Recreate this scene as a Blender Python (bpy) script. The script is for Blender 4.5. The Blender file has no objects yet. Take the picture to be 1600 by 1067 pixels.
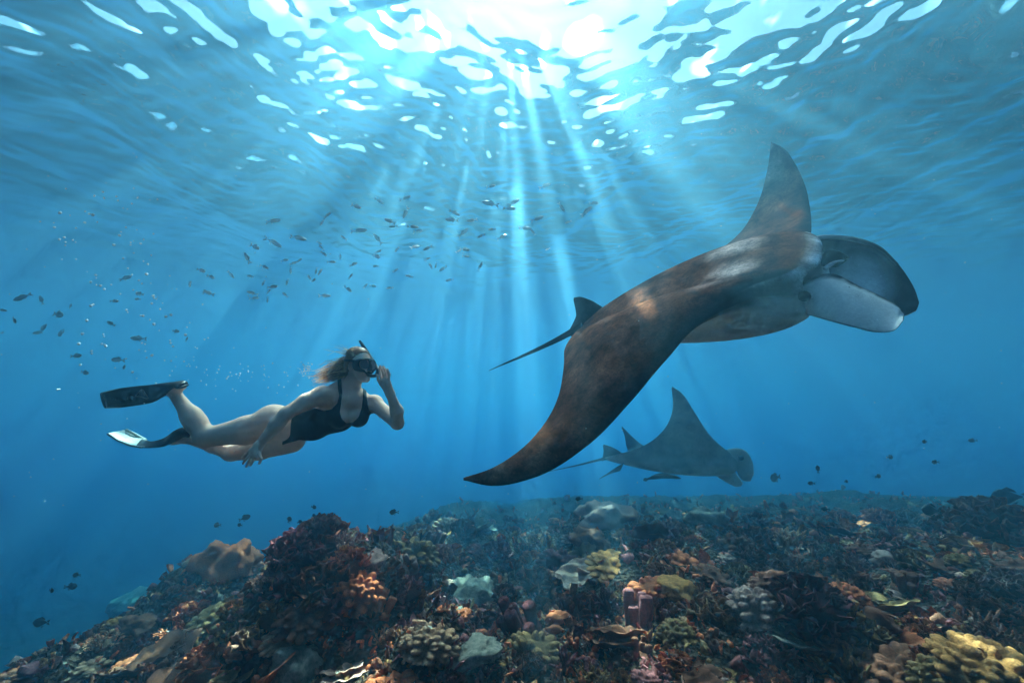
import bpy, bmesh, math, random
import numpy as np
from mathutils import Vector, Matrix, noise as mnoise

sc = bpy.context.scene
COL = sc.collection
# ------------------------------------------------------------------ camera
FPX, CX, CY, HOR = 640.0, 800.0, 533.5, 640.0
PITCH = math.atan((HOR - CY) / FPX)
cam_d = bpy.data.cameras.new('camera')
cam_d.sensor_width = 36.0
cam_d.lens = 36.0 * FPX / 1600.0
cam_d.clip_start = 0.05
cam_d.clip_end = 600
cam = bpy.data.objects.new('camera', cam_d)
COL.objects.link(cam)
cam.rotation_euler = (math.radians(90) + PITCH, 0, 0)
sc.camera = cam
_cp, _sp = math.cos(PITCH), math.sin(PITCH)

def P(px, py, d):
    """photo pixel + depth along the optical axis (m) -> world point"""
    xc = (px - CX) / FPX * d
    yc = (CY - py) / FPX * d
    return np.array([xc, d * _cp - yc * _sp, d * _sp + yc * _cp])

# ------------------------------------------------------------------ sky, sun, exposure
sdir = P(790, -45, 1.0); sdir = sdir / np.linalg.norm(sdir)
SUN_EL = math.asin(sdir[2]); SUN_AZ = math.atan2(sdir[0], sdir[1])
w = bpy.data.worlds.new('World'); sc.world = w; w.use_nodes = True
nt = w.node_tree; nt.nodes.clear()
sky = nt.nodes.new('ShaderNodeTexSky'); sky.sky_type = 'NISHITA'; sky.sun_disc = False
sky.sun_elevation = SUN_EL; sky.sun_rotation = SUN_AZ
bg = nt.nodes.new('ShaderNodeBackground'); bg.inputs[1].default_value = 0.08
wo = nt.nodes.new('ShaderNodeOutputWorld')
nt.links.new(sky.outputs[0], bg.inputs[0]); nt.links.new(bg.outputs[0], wo.inputs[0])
sun_d = bpy.data.lights.new('sun', 'SUN'); sun_d.energy = 5.0; sun_d.angle = math.radians(0.5)
sun_d.color = (1.0, 0.90, 0.76)
sun = bpy.data.objects.new('sun', sun_d); COL.objects.link(sun)
sun.rotation_euler = Vector(sdir).to_track_quat('Z', 'Y').to_euler()
sc.view_settings.view_transform = 'Standard'; sc.view_settings.look = 'None'
sc.view_settings.gamma = 1.0; sc.view_settings.use_curve_mapping = False
sc.view_settings.exposure = 3.6
sc.cycles.use_denoising = True
sc.cycles.use_adaptive_sampling = True; sc.cycles.adaptive_threshold = 0.02; sc.cycles.adaptive_min_samples = 16
sc.cycles.max_bounces = 6; sc.cycles.volume_bounces = 2; sc.cycles.transparent_max_bounces = 12
sc.cycles.diffuse_bounces = 2; sc.cycles.glossy_bounces = 3; sc.cycles.transmission_bounces = 4
sc.cycles.caustics_reflective = False; sc.cycles.caustics_refractive = True
sc.cycles.sample_clamp_indirect = 2.0

# ------------------------------------------------------------------ helpers
def mat(name):
    m = bpy.data.materials.new(name); m.use_nodes = True
    m.node_tree.nodes.clear()
    return m, m.node_tree.nodes, m.node_tree.links

def mesh_obj(name, V, F, m=None, parent=None, smooth=True):
    me = bpy.data.meshes.new(name)
    me.from_pydata([tuple(v) for v in V], [], [tuple(f) for f in F])
    if smooth:
        me.polygons.foreach_set('use_smooth', [True] * len(me.polygons))
    me.update()
    o = bpy.data.objects.new(name, me); COL.objects.link(o)
    if m: me.materials.append(m)
    if parent: o.parent = parent
    return o

def grid_faces(nu, nv, wrap_v=False):
    i = np.arange(nu - 1)[:, None]; j = np.arange(nv if wrap_v else nv - 1)[None, :]
    j2 = (j + 1) % nv
    a = i * nv + j; b = (i + 1) * nv + j; c = (i + 1) * nv + j2; d = i * nv + j2
    return np.stack([a, b, c, d], -1).reshape(-1, 4)

def quick_mesh(name, V, F, m=None, parent=None, smooth=True):
    """numpy quads / tris -> object, fast"""
    me = bpy.data.meshes.new(name)
    V = np.asarray(V, np.float32); F = np.asarray(F, np.int32); k = F.shape[1]
    me.vertices.add(len(V)); me.vertices.foreach_set('co', V.ravel())
    me.loops.add(F.size); me.loops.foreach_set('vertex_index', F.ravel())
    me.polygons.add(len(F)); me.polygons.foreach_set('loop_start', np.arange(0, F.size, k, dtype=np.int32))
    me.polygons.foreach_set('loop_total', np.full(len(F), k, np.int32))
    if smooth: me.polygons.foreach_set('use_smooth', np.ones(len(F), bool))
    me.update(); me.validate()
    o = bpy.data.objects.new(name, me); COL.objects.link(o)
    if m: me.materials.append(m)
    if parent: o.parent = parent
    return o

def tag(o, label=None, cat=None, group=None, kind=None):
    if label: o['label'] = label
    if cat: o['category'] = cat
    if group: o['group'] = group
    if kind: o['kind'] = kind
    return o
# ------------------------------------------------------------------ shape helpers
def crom(tk, K, t):
    """Catmull-Rom style (non-uniform, finite-difference tangents) interpolation of rows K at knots tk"""
    tk = np.asarray(tk, float); K = np.asarray(K, float)
    if K.ndim == 1: K = K[:, None]
    T = np.zeros_like(K)
    h = np.diff(tk)[:, None]; dl = np.diff(K, axis=0)/h
    T[1:-1] = (dl[:-1]*h[1:]+dl[1:]*h[:-1])/(h[1:]+h[:-1]); T[0] = dl[0]; T[-1] = dl[-1]
    i = np.clip(np.searchsorted(tk, t, side='right')-1, 0, len(tk)-2)
    hh = (tk[i+1]-tk[i])[:, None]; x = ((t-tk[i])[:, None])/hh
    a = (1+2*x)*(1-x)**2; b = x*(1-x)**2; c = x*x*(3-2*x); d = x*x*(x-1)
    return a*K[i]+b*hh*T[i]+c*K[i+1]+d*hh*T[i+1]

def unit(v): return v/np.maximum(np.linalg.norm(v, axis=-1, keepdims=True), 1e-9)

def sstep(a, b, x):
    t = np.clip((x-a)/(b-a), 0, 1); return t*t*(3-2*t)

def manta_disc(stations, ns=150, nu=46):
    """stations: s, LE(px,py,d), TE(px,py,d), top thickness, bottom thickness, lip half-height, mouth depth, camber"""
    s = np.array([q[0] for q in stations])
    LE = np.array([P(*q[1]) for q in stations]); TE = np.array([P(*q[2]) for q in stations])
    par = np.array([q[3:] for q in stations], float)
    t = np.linspace(-1, 1, ns); t = np.sign(t)*(1-(1-np.abs(t))**1.15)
    le = crom(s, LE, t); te = crom(s, TE, t); pr = crom(s, par, t)
    tt, tb, lip, mou, camb = [np.maximum(pr[:, k], 0.0) if k < 4 else pr[:, k] for k in range(5)]
    F = le-te; mid = (le+te)/2
    L = np.gradient(mid, t, axis=0)
    Uv = unit(np.cross(unit(F), unit(L)))
    for _ in range(6):
        Uv[1:-1] = unit(Uv[:-2]+2*Uv[1:-1]+Uv[2:])
    ug = (1-np.cos(np.linspace(0, np.pi, nu)))/2
    f = lambda u: (u**.55)*((1-u)**.95)/0.468
    rows = []; U_ = []; S_ = []; W_ = []; I_ = []
    # closed loop: mouth deep -> upper lip -> top -> trailing edge -> bottom -> lower lip -> (mouth deep)
    prof = []
    for k in np.linspace(0, 1, 6)[:-1]: prof.append(('in', k, 1))
    for u in ug: prof.append(('top', u, 1))
    for u in ug[::-1][1:]: prof.append(('bot', u, -1))
    for k in np.linspace(1, 0, 6)[1:-1]: prof.append(('in', k, -1))
    V = np.zeros((ns, len(prof), 3)); A = np.zeros((ns, len(prof), 4))
    for j, (kind, u, sg) in enumerate(prof):
        if kind == 'in':
            uu = mou*(1-u)**1.0 + 0*u; z = sg*lip*(u**.5)
            zz = z
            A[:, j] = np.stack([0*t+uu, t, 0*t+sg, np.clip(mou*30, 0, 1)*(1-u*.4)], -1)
        else:
            th = tt if sg > 0 else tb
            zz = sg*(lip*(1-u)**3 + th*f(np.array(u)))
            uu = 0*t+u
            A[:, j] = np.stack([0*t+u, t, 0*t+(1 if kind == 'top' else -1), 0*t], -1)
        p = le-F*uu[:, None]
        p = p+Uv*(zz+camb*np.sin(np.pi*np.clip(uu, 0, 1)))[:, None]
        V[:, j] = p
    return V.reshape(-1, 3), grid_faces(ns, len(prof), True), A.reshape(-1, 4), (le, te, Uv, t)

def paddle(up, lo, thick, bulge, n=36, m=20, side=None):
    """flattened lobe between two edge curves (lists of pixel+depth), with an oval section"""
    a = np.array([P(*q) for q in up]); b = np.array([P(*q) for q in lo])
    t = np.linspace(0, 1, n)
    A = crom(np.linspace(0, 1, len(a)), a, t); B = crom(np.linspace(0, 1, len(b)), b, t)
    ax = np.gradient((A+B)/2, axis=0); cr = B-A
    Nn = unit(np.cross(ax, cr))
    if side is not None: Nn = Nn*np.sign(np.mean(Nn[:len(Nn)*2//3]@np.asarray(side)))
    V = []; W = []
    for k in range(m):
        q = 2*np.pi*k/m; v = (1-math.cos(q))/2
        th = thick*np.sqrt(np.clip(1-(t*.98)**6, 0, 1))*(1-.55*t)
        V.append(A+cr*v+Nn*((math.sin(q)*th)+bulge*math.sin(np.pi*v)*np.sin(np.pi*np.clip(t*.9+.1, 0, 1)))[:, None])
        W.append(np.stack([t, 0*t+v, 0*t+math.sin(q)], -1))
    V = np.stack(V, 1); W = np.stack(W, 1)
    F = grid_faces(n, m, True)
    return V.reshape(-1, 3), F, W.reshape(-1, 3)

def tube(pts, rad, m=10, flat=None, cap=True):
    pts = np.asarray(pts, float); n = len(pts); rad = np.broadcast_to(np.asarray(rad, float), (n,))
    T = unit(np.gradient(pts, axis=0))
    ref = np.array([0, 0, 1.0]) if flat is None else np.asarray(flat, float)
    if abs(T[0]@ref) > .95: ref = np.array([1.0, 0, 0])
    A = unit(np.cross(T, ref)); B = np.cross(T, A)
    q = np.linspace(0, 2*np.pi, m, endpoint=False)
    V = pts[:, None]+rad[:, None, None]*(A[:, None]*np.cos(q)[None, :, None]+B[:, None]*np.sin(q)[None, :, None])
    V = V.reshape(-1, 3); F = [tuple(f) for f in grid_faces(n, m, True)]
    if cap:
        V = np.vstack([V, pts[:1], pts[-1:]]); a, b = n*m, n*m+1
        F += [(a, (k+1) % m, k, k) for k in range(m)]
        F += [(b, (n-1)*m+k, (n-1)*m+(k+1) % m, (n-1)*m+(k+1) % m) for k in range(m)]
        F = [f if f[2] != f[3] else f[:3] for f in F]
    return V, F

def set_cols(o, name, data):
    at = o.data.color_attributes.new(name, 'FLOAT_COLOR', 'POINT')
    d = np.ones((len(data), 4), np.float32); d[:, :data.shape[1]] = data
    at.data.foreach_set('color', d.ravel())

def skin_mat(name, rough=.5, mottle=.35, scale=6.0, bump=.25, spec=.0):
    m, N, Lk = mat(name)
    out = N.new('ShaderNodeOutputMaterial'); b = N.new('ShaderNodeBsdfPrincipled')
    at = N.new('ShaderNodeVertexColor'); at.layer_name = 'Col'
    tc = N.new('ShaderNodeNewGeometry')
    n1 = N.new('ShaderNodeTexNoise'); n1.inputs['Scale'].default_value = scale; n1.inputs['Detail'].default_value = 6; n1.inputs['Roughness'].default_value = .62
    n1.inputs['Distortion'].default_value = .4
    Lk.new(tc.outputs['Position'], n1.inputs['Vector'])
    mr = N.new('ShaderNodeMapRange'); mr.inputs['From Min'].default_value = .3; mr.inputs['From Max'].default_value = .7
    mr.inputs['To Min'].default_value = 1-mottle; mr.inputs['To Max'].default_value = 1+mottle
    Lk.new(n1.outputs[0], mr.inputs[0])
    mx = N.new('ShaderNodeMix'); mx.data_type = 'RGBA'; mx.blend_type = 'MULTIPLY'; Lk.new(at.outputs[1], mx.inputs[0])
    Lk.new(at.outputs[0], mx.inputs[6]); Lk.new(mr.outputs[0], mx.inputs[7])
    n2 = N.new('ShaderNodeTexNoise'); n2.inputs['Scale'].default_value = 90; n2.inputs['Detail'].default_value = 3
    Lk.new(tc.outputs['Position'], n2.inputs['Vector'])
    sp = N.new('ShaderNodeTexVoronoi'); sp.inputs['Scale'].default_value = 22
    Lk.new(tc.outputs['Position'], sp.inputs['Vector'])
    sm = N.new('ShaderNodeMapRange'); sm.inputs['From Min'].default_value = .05; sm.inputs['From Max'].default_value = .09
    sm.inputs['To Min'].default_value = 1.8; sm.inputs['To Max'].default_value = 1
    Lk.new(sp.outputs['Distance'], sm.inputs[0])
    mx2 = N.new('ShaderNodeMix'); mx2.data_type = 'RGBA'; mx2.blend_type = 'MULTIPLY'; mx2.inputs[0].default_value = 1
    Lk.new(mx.outputs[2], mx2.inputs[6]); Lk.new(sm.outputs[0], mx2.inputs[7])
    n4 = N.new('ShaderNodeTexNoise'); n4.inputs['Scale'].default_value = 38; n4.inputs['Detail'].default_value = 5; n4.inputs['Distortion'].default_value = 1.2
    Lk.new(tc.outputs['Position'], n4.inputs['Vector'])
    m4 = N.new('ShaderNodeMapRange'); m4.inputs['From Min'].default_value = .3; m4.inputs['From Max'].default_value = .7; m4.inputs['To Min'].default_value = 1-mottle*.6; m4.inputs['To Max'].default_value = 1+mottle*.6
    Lk.new(n4.outputs[0], m4.inputs[0])
    mx3 = N.new('ShaderNodeMix'); mx3.data_type = 'RGBA'; mx3.blend_type = 'MULTIPLY'; Lk.new(at.outputs[1], mx3.inputs[0])
    Lk.new(mx2.outputs[2], mx3.inputs[6]); Lk.new(m4.outputs[0], mx3.inputs[7])
    bp = N.new('ShaderNodeBump'); bp.inputs['Strength'].default_value = bump; bp.inputs['Distance'].default_value = .006
    Lk.new(n2.outputs[0], bp.inputs['Height']); Lk.new(bp.outputs[0], b.inputs['Normal'])
    Lk.new(mx3.outputs[2], b.inputs['Base Color'])
    b.inputs['Roughness'].default_value = rough; b.inputs['Specular IOR Level'].default_value = spec
    Lk.new(b.outputs[0], out.inputs[0])
    return m

def vnoise(V, sc_, seed=0, octv=4):
    """cheap value-noise-like sum of rotated sines, vectorised"""
    r = np.random.default_rng(seed); o = np.zeros(len(V)); amp = 1; tot = 0
    for k in range(octv):
        for _ in range(4):
            d = r.normal(size=3); d /= np.linalg.norm(d); ph = r.uniform(0, 6.28)
            q = V@d*sc_*(2**k)*2
            o += amp*np.sin(q+ph+1.3*np.sin(q*.37+ph*2)); tot += amp
        amp *= .55
    return o/tot*2

# ------------------------------------------------------------------ water surface
SURF = 4.3; OFX = 11.7; BASE_T = .055
rng = np.random.default_rng(7)
def wave(x, y):
    r = np.random.default_rng(11)
    h = np.zeros_like(x)
    dd = np.zeros_like(x); ee = np.zeros_like(x)
    for k in range(5):     # domain warp keeps the crests from looking like sine sums
        a = r.uniform(0, 2*np.pi); L = r.uniform(2.0, 6.0); ph = r.uniform(0, 6.28)
        q = (x*np.cos(a)+y*np.sin(a))*2*np.pi/L+ph
        dd += 0.10*np.sin(q); ee += 0.10*np.cos(q*0.9+1)
    x = x+dd; y = y+ee
    for L0, n, slope, spread in ((6.0, 5, .036, .6), (2.6, 7, .05, .6), (1.2, 9, .065, .8), (.6, 9, .085, 1.0), (.30, 9, .075, 1.3)):
        for k in range(n):
            a = math.radians(-14) + r.normal(0, spread)
            L = L0*r.uniform(.7, 1.4); ph = r.uniform(0, 6.28)
            kk = 2*np.pi/L; amp = slope/kk/math.sqrt(n)*1.6
            q = (x*np.cos(a)+y*np.sin(a))*kk+ph
            h += amp*(np.sin(q)+.25*np.cos(2*q))
    return h
def warp_axis(n, near, far, p):
    t = np.linspace(-1, 1, n)
    return near*t+(far-near)*np.sign(t)*np.abs(t)**p
gx = warp_axis(760, 13, 110, 9)
gy = 6.5+warp_axis(640, 10, 104, 9)
X, Y = np.meshgrid(gx, gy, indexing='ij')
R = np.hypot(X, Y)
Z = SURF+wave(X, Y)*np.clip(1.38-R/13.5, .07, 1)
m_surf, N, Lk = mat('water_surface')
out = N.new('ShaderNodeOutputMaterial'); mix = N.new('ShaderNodeMixShader')
fr = N.new('ShaderNodeFresnel'); fr.inputs['IOR'].default_value = 1.32
rp = N.new('ShaderNodeMapRange'); rp.interpolation_type = 'SMOOTHSTEP'
rp.inputs['From Min'].default_value = 0.15; rp.inputs['From Max'].default_value = 1.0
tr = N.new('ShaderNodeBsdfTransparent'); 
# light shafts put into the surface: clear spots in a dim pattern imitate wave focusing
geo = N.new('ShaderNodeNewGeometry')
nz = N.new('ShaderNodeTexNoise'); nz.inputs['Scale'].default_value = 1.6; nz.inputs['Detail'].default_value = 3; Lk.new(geo.outputs['Position'], nz.inputs['Vector'])
vm = N.new('ShaderNodeVectorMath'); vm.operation = 'MULTIPLY_ADD'; vm.inputs[1].default_value = (.5, .5, .5); Lk.new(nz.outputs['Color'], vm.inputs[0]); Lk.new(geo.outputs['Position'], vm.inputs[2])
sq = N.new('ShaderNodeVectorMath'); sq.operation = 'MULTIPLY'; sq.inputs[1].default_value = (1, .2, 1); Lk.new(vm.outputs[0], sq.inputs[0])
of = N.new('ShaderNodeVectorMath'); of.operation = 'ADD'; of.inputs[1].default_value = (OFX, 0, 0); Lk.new(sq.outputs[0], of.inputs[0])
def beam_mask(scale, r0, r1, lo, vec=None):
    vo = N.new('ShaderNodeTexVoronoi'); vo.feature = 'F1'; vo.inputs['Scale'].default_value = scale; Lk.new((vec or of).outputs[0], vo.inputs['Vector'])
    vr = N.new('ShaderNodeMapRange'); vr.interpolation_type = 'SMOOTHSTEP'; vr.inputs['From Min'].default_value = r0; vr.inputs['From Max'].default_value = r1
    vr.inputs['To Min'].default_value = .9; vr.inputs['To Max'].default_value = lo; Lk.new(vo.outputs['Distance'], vr.inputs[0]); return vr
va, vb = beam_mask(1.45, .12, .31, BASE_T), beam_mask(3.6, .10, .28, BASE_T)
pm = N.new('ShaderNodeMath'); pm.operation = 'MAXIMUM'; Lk.new(va.outputs[0], pm.inputs[0]); vc = beam_mask(.62, .09, .17, BASE_T, vm)
pm0 = N.new('ShaderNodeMath'); pm0.operation = 'MAXIMUM'; Lk.new(vb.outputs[0], pm0.inputs[0]); Lk.new(vc.outputs[0], pm0.inputs[1]); Lk.new(pm0.outputs[0], pm.inputs[1]); 
rf_ = N.new('ShaderNodeBsdfRefraction'); rf_.inputs['IOR'].default_value = 1.32; rf_.inputs['Roughness'].default_value = 0; rf_.inputs[0].default_value = (.16, .16, .16, 1)
mt = N.new('ShaderNodeMixShader'); Lk.new(pm.outputs[0], mt.inputs[0]); Lk.new(rf_.outputs[0], mt.inputs[1]); Lk.new(tr.outputs[0], mt.inputs[2])
gl = N.new('ShaderNodeBsdfGlossy'); gl.inputs['Roughness'].default_value = 0.03; gl.inputs[0].default_value = (.95, .97, 1, 1)
Lk.new(fr.outputs[0], rp.inputs[0]); Lk.new(rp.outputs[0], mix.inputs[0])
Lk.new(mt.outputs[0], mix.inputs[1]); Lk.new(gl.outputs[0], mix.inputs[2]); Lk.new(mix.outputs[0], out.inputs[0])
surf = quick_mesh('water_surface', np.stack([X, Y, Z], -1).reshape(-1, 3), grid_faces(760, 640), m_surf)
tag(surf, kind='structure')

# ------------------------------------------------------------------ sea water filling the scene
def box(name, lo, hi, m):
    V = [(x, y, z) for x in (lo[0], hi[0]) for y in (lo[1], hi[1]) for z in (lo[2], hi[2])]
    F = [(0, 1, 3, 2), (4, 6, 7, 5), (0, 4, 5, 1), (2, 3, 7, 6), (0, 2, 6, 4), (1, 5, 7, 3)]
    return mesh_obj(name, V, F, m, smooth=False)
m_w, N, Lk = mat('sea_water')
out = N.new('ShaderNodeOutputMaterial')
pv = N.new('ShaderNodeVolumePrincipled')
pv.inputs['Color'].default_value = (0.10, 0.25, 0.37, 1)
pv.inputs['Density'].default_value = 0.083
pv.inputs['Absorption Color'].default_value = (0, .25, .55, 1)
pv.inputs['Anisotropy'].default_value = 0.74
ab = N.new('ShaderNodeVolumeAbsorption'); ab.inputs['Color'].default_value = (0, 1, 1, 1); ab.inputs['Density'].default_value = 0.033   # water swallows red first
adv = N.new('ShaderNodeAddShader'); Lk.new(pv.outputs[0], adv.inputs[0]); Lk.new(ab.outputs[0], adv.inputs[1]); Lk.new(adv.outputs[0], out.inputs['Volume'])
haze = box('haze', (-108, -95, -19), (108, 108, SURF+.7), m_w)
tag(haze, 'clear blue sea water thickening with distance', kind='stuff')
# ------------------------------------------------------------------ seabed
def perlin2(x, y, seed=0):
    r = np.random.default_rng(seed); perm = r.permutation(512); perm = np.concatenate([perm, perm]); ang = r.uniform(0, 2*np.pi, 512)
    xi = np.floor(x).astype(int); yi = np.floor(y).astype(int); xf = x-xi; yf = y-yi
    def g(ix, iy, dx, dy):
        a = ang[perm[(perm[ix & 511]+iy) & 511]]; return np.cos(a)*dx+np.sin(a)*dy
    u = xf**3*(xf*(xf*6-15)+10); v = yf**3*(yf*(yf*6-15)+10)
    a = g(xi, yi, xf, yf); b = g(xi+1, yi, xf-1, yf); c = g(xi, yi+1, xf, yf-1); d = g(xi+1, yi+1, xf-1, yf-1)
    return (a*(1-u)+b*u)*(1-v)+(c*(1-u)+d*u)*v
def fbm2(x, y, oct_=4, seed=0, ridge=False):
    o = np.zeros_like(x); a = 1.0
    for k in range(oct_):
        n = perlin2(x*2**k+17*k, y*2**k-9*k, seed+k)
        o += a*((.35-np.abs(n))*1.6 if ridge else n*1.5); a *= .5
    return o
MOUNDS = []
def mound(px, py, d, r, base_drop, flat=2.0):
    p = P(px, py, d); MOUNDS.append((p[0], p[1], p[2], r, flat))
def H0(x, y):
    z = -2.42+0*x
    z = z-.22*np.maximum(-x-1.6, 0)-.05*np.maximum(-x-1.6, 0)**2*.6          # falls away to the left
    z = np.maximum(z, -9)
    z = z-.115*np.clip(y-5.0, 0, 15)-.205*np.clip(y-20.0, 0, 24)-.4*np.maximum(y-44, 0)                   # gently down, then over the crest
    z = z-.55*np.exp(-((x+.2)/1.7)**2)*np.clip((y-4.6)/2.5, 0, 1)
    z = z+.10*np.clip(x-3.0, 0, 6)*np.clip((12-y)/5, 0, 1)
    return np.maximum(z, -13.5)
def H(x, y, fine=True):
    x = np.asarray(x, float); y = np.asarray(y, float)
    z = H0(x, y); zb = z.copy()
    for mx, my, mz, r, fl in MOUNDS:
        h = mz-H0(np.array([mx]), np.array([my]))[0]
        q = np.hypot(x-mx, y-my)/r
        z = np.maximum(z, zb+h*np.exp(-q**fl))
    if fine:
        z = z+.20*fbm2(x*.55, y*.55, 3, 3)+.13*fbm2(x*1.5, y*1.5, 4, 9, True)+.035*fbm2(x*5, y*5, 3, 70, True)
    return z
mound(520, 858, 4.7, 1.05, 0, 4.0)
mound(470, 905, 4.3, .55, 0)
mound(610, 842, 6.6, .8, 0, 3)
mound(310, 880, 7.0, 1.4, 0)
mound(1000, 880, 5.9, .8, 0)
mound(1100, 822, 8.4, 1.4, 0)
mound(905, 815, 9.6, .8, 0)
mound(1200, 800, 12, 1.8, 0)
mound(1440, 790, 12, 1.8, 0)
mound(1010, 798, 14, 1.6, 0)
mound(1330, 775, 16, 2.5, 0)
mound(860, 800, 16, 2, 0)
mound(740, 830, 11, 1.5, 0)
mound(1590, 815, 6.0, .9, 0, 3)
mound(1300, 850, 7.0, 1.3, 0)
mound(1520, 880, 5.0, .8, 0)
mound(1260, 945, 4.3, .55, 0, 3)
mound(690, 1000, 3.6, .45, 0)
mound(1550, 1050, 3.0, .45, 0)
mound(60, 1040, 5.0, .9, 0)
gx = warp_axis(520, 10, 107, 7); gy = 6.0+warp_axis(480, 7, 100, 7)
X, Y = np.meshgrid(gx, gy, indexing='ij'); Z = H(X, Y)
m_bed, N, Lk = mat('seabed_rock')
_o = N.new('ShaderNodeOutputMaterial'); _b = N.new('ShaderNodeBsdfPrincipled'); _g = N.new('ShaderNodeNewGeometry')
n1 = N.new('ShaderNodeTexNoise'); n1.inputs['Scale'].default_value = 3.5; n1.inputs['Detail'].default_value = 8; n1.inputs['Roughness'].default_value = .7
n2 = N.new('ShaderNodeTexVoronoi'); n2.inputs['Scale'].default_value = 16
n3 = N.new('ShaderNodeTexNoise'); n3.inputs['Scale'].default_value = 26; n3.inputs['Detail'].default_value = 5
for n in (n1, n2, n3): Lk.new(_g.outputs['Position'], n.inputs['Vector'])
cr = N.new('ShaderNodeValToRGB'); cr.color_ramp.elements[0].position = .3; cr.color_ramp.elements[0].color = (.035, .03, .028, 1)
cr.color_ramp.elements[1].position = .72; cr.color_ramp.elements[1].color = (.20, .105, .07, 1)
e = cr.color_ramp.elements.new(.5); e.color = (.08, .042, .03, 1)
Lk.new(n1.outputs[0], cr.inputs[0]); Lk.new(cr.outputs[0], _b.inputs[0])
ad = N.new('ShaderNodeMath'); ad.operation = 'ADD'; Lk.new(n2.outputs['Distance'], ad.inputs[0]); Lk.new(n3.outputs[0], ad.inputs[1])
bp = N.new('ShaderNodeBump'); bp.inputs['Strength'].default_value = 1.0; bp.inputs['Distance'].default_value = .1
Lk.new(ad.outputs[0], bp.inputs['Height']); Lk.new(bp.outputs[0], _b.inputs['Normal']); _b.inputs['Roughness'].default_value = .9; _b.inputs['Specular IOR Level'].default_value = .0
Lk.new(_b.outputs[0], _o.inputs[0])
bed = quick_mesh('seabed', np.stack([X, Y, Z], -1).reshape(-1, 3), grid_faces(520, 480), m_bed); tag(bed, kind='structure')

# ------------------------------------------------------------------ coral materials: colony colour from the object's own colour, grain from noise
def coral_mat(name, rough=.8, pol=0.0, scale=26, polscale=60):
    m, N, Lk = mat(name); o = N.new('ShaderNodeOutputMaterial'); b = N.new('ShaderNodeBsdfPrincipled')
    oi = N.new('ShaderNodeObjectInfo'); tc = N.new('ShaderNodeTexCoord')
    n1 = N.new('ShaderNodeTexNoise'); n1.inputs['Scale'].default_value = scale; n1.inputs['Detail'].default_value = 6; n1.inputs['Roughness'].default_value = .65
    Lk.new(tc.outputs['Object'], n1.inputs['Vector'])
    at = N.new('ShaderNodeVertexColor'); at.layer_name = 'Col'
    mr = N.new('ShaderNodeMapRange'); mr.inputs['From Min'].default_value = .28; mr.inputs['From Max'].default_value = .72; mr.inputs['To Min'].default_value = .45; mr.inputs['To Max'].default_value = 1.6
    Lk.new(n1.outputs[0], mr.inputs[0])
    m1 = N.new('ShaderNodeMix'); m1.data_type = 'RGBA'; m1.blend_type = 'MULTIPLY'; m1.inputs[0].default_value = 1
    Lk.new(oi.outputs['Color'], m1.inputs[6]); Lk.new(at.outputs[0], m1.inputs[7])
    m2 = N.new('ShaderNodeMix'); m2.data_type = 'RGBA'; m2.blend_type = 'MULTIPLY'; m2.inputs[0].default_value = 1
    Lk.new(m1.outputs[2], m2.inputs[6]); Lk.new(mr.outputs[0], m2.inputs[7]); Lk.new(m2.outputs[2], b.inputs[0])
    v = N.new('ShaderNodeTexVoronoi'); v.inputs['Scale'].default_value = polscale; Lk.new(tc.outputs['Object'], v.inputs['Vector'])
    ad = N.new('ShaderNodeMath'); ad.operation = 'MULTIPLY_ADD'; ad.inputs[1].default_value = pol; Lk.new(v.outputs['Distance'], ad.inputs[0]); Lk.new(n1.outputs[0], ad.inputs[2])
    bp = N.new('ShaderNodeBump'); bp.inputs['Strength'].default_value = .6; bp.inputs['Distance'].default_value = .03
    Lk.new(ad.outputs[0], bp.inputs['Height']); Lk.new(bp.outputs[0], b.inputs['Normal']); b.inputs['Roughness'].default_value = rough; b.inputs['Specular IOR Level'].default_value = .0
    Lk.new(b.outputs[0], o.inputs[0]); return m
m_coral = coral_mat('coral'); m_dome = coral_mat('dome_coral', pol=1.6, scale=7, polscale=34)

# ------------------------------------------------------------------ colony prototypes (unit size, base at z = 0)
class MB:
    def __init__(self): self.V = []; self.F = []; self.C = []; self.n = 0
    def add(self, V, F, c):
        V = np.asarray(V); self.V.append(V); self.F += [tuple(int(i)+self.n for i in f) for f in F]; self.n += len(V)
        c = np.asarray(c, float); self.C.append(np.broadcast_to(c, (len(V), 3)) if c.ndim == 1 else c)
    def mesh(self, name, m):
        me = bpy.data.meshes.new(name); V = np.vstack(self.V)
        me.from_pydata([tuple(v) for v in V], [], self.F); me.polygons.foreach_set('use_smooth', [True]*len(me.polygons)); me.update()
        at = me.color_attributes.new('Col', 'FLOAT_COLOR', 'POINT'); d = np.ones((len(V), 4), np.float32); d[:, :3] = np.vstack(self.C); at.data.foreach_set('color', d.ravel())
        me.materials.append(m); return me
rc = np.random.default_rng(77)
def frame(n):
    n = unit(np.asarray(n, float)); a = np.array([0, 0, 1.]) if abs(n[2]) < .9 else np.array([1., 0, 0])
    e1 = unit(np.cross(a, n)); return e1, np.cross(n, e1), n
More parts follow.
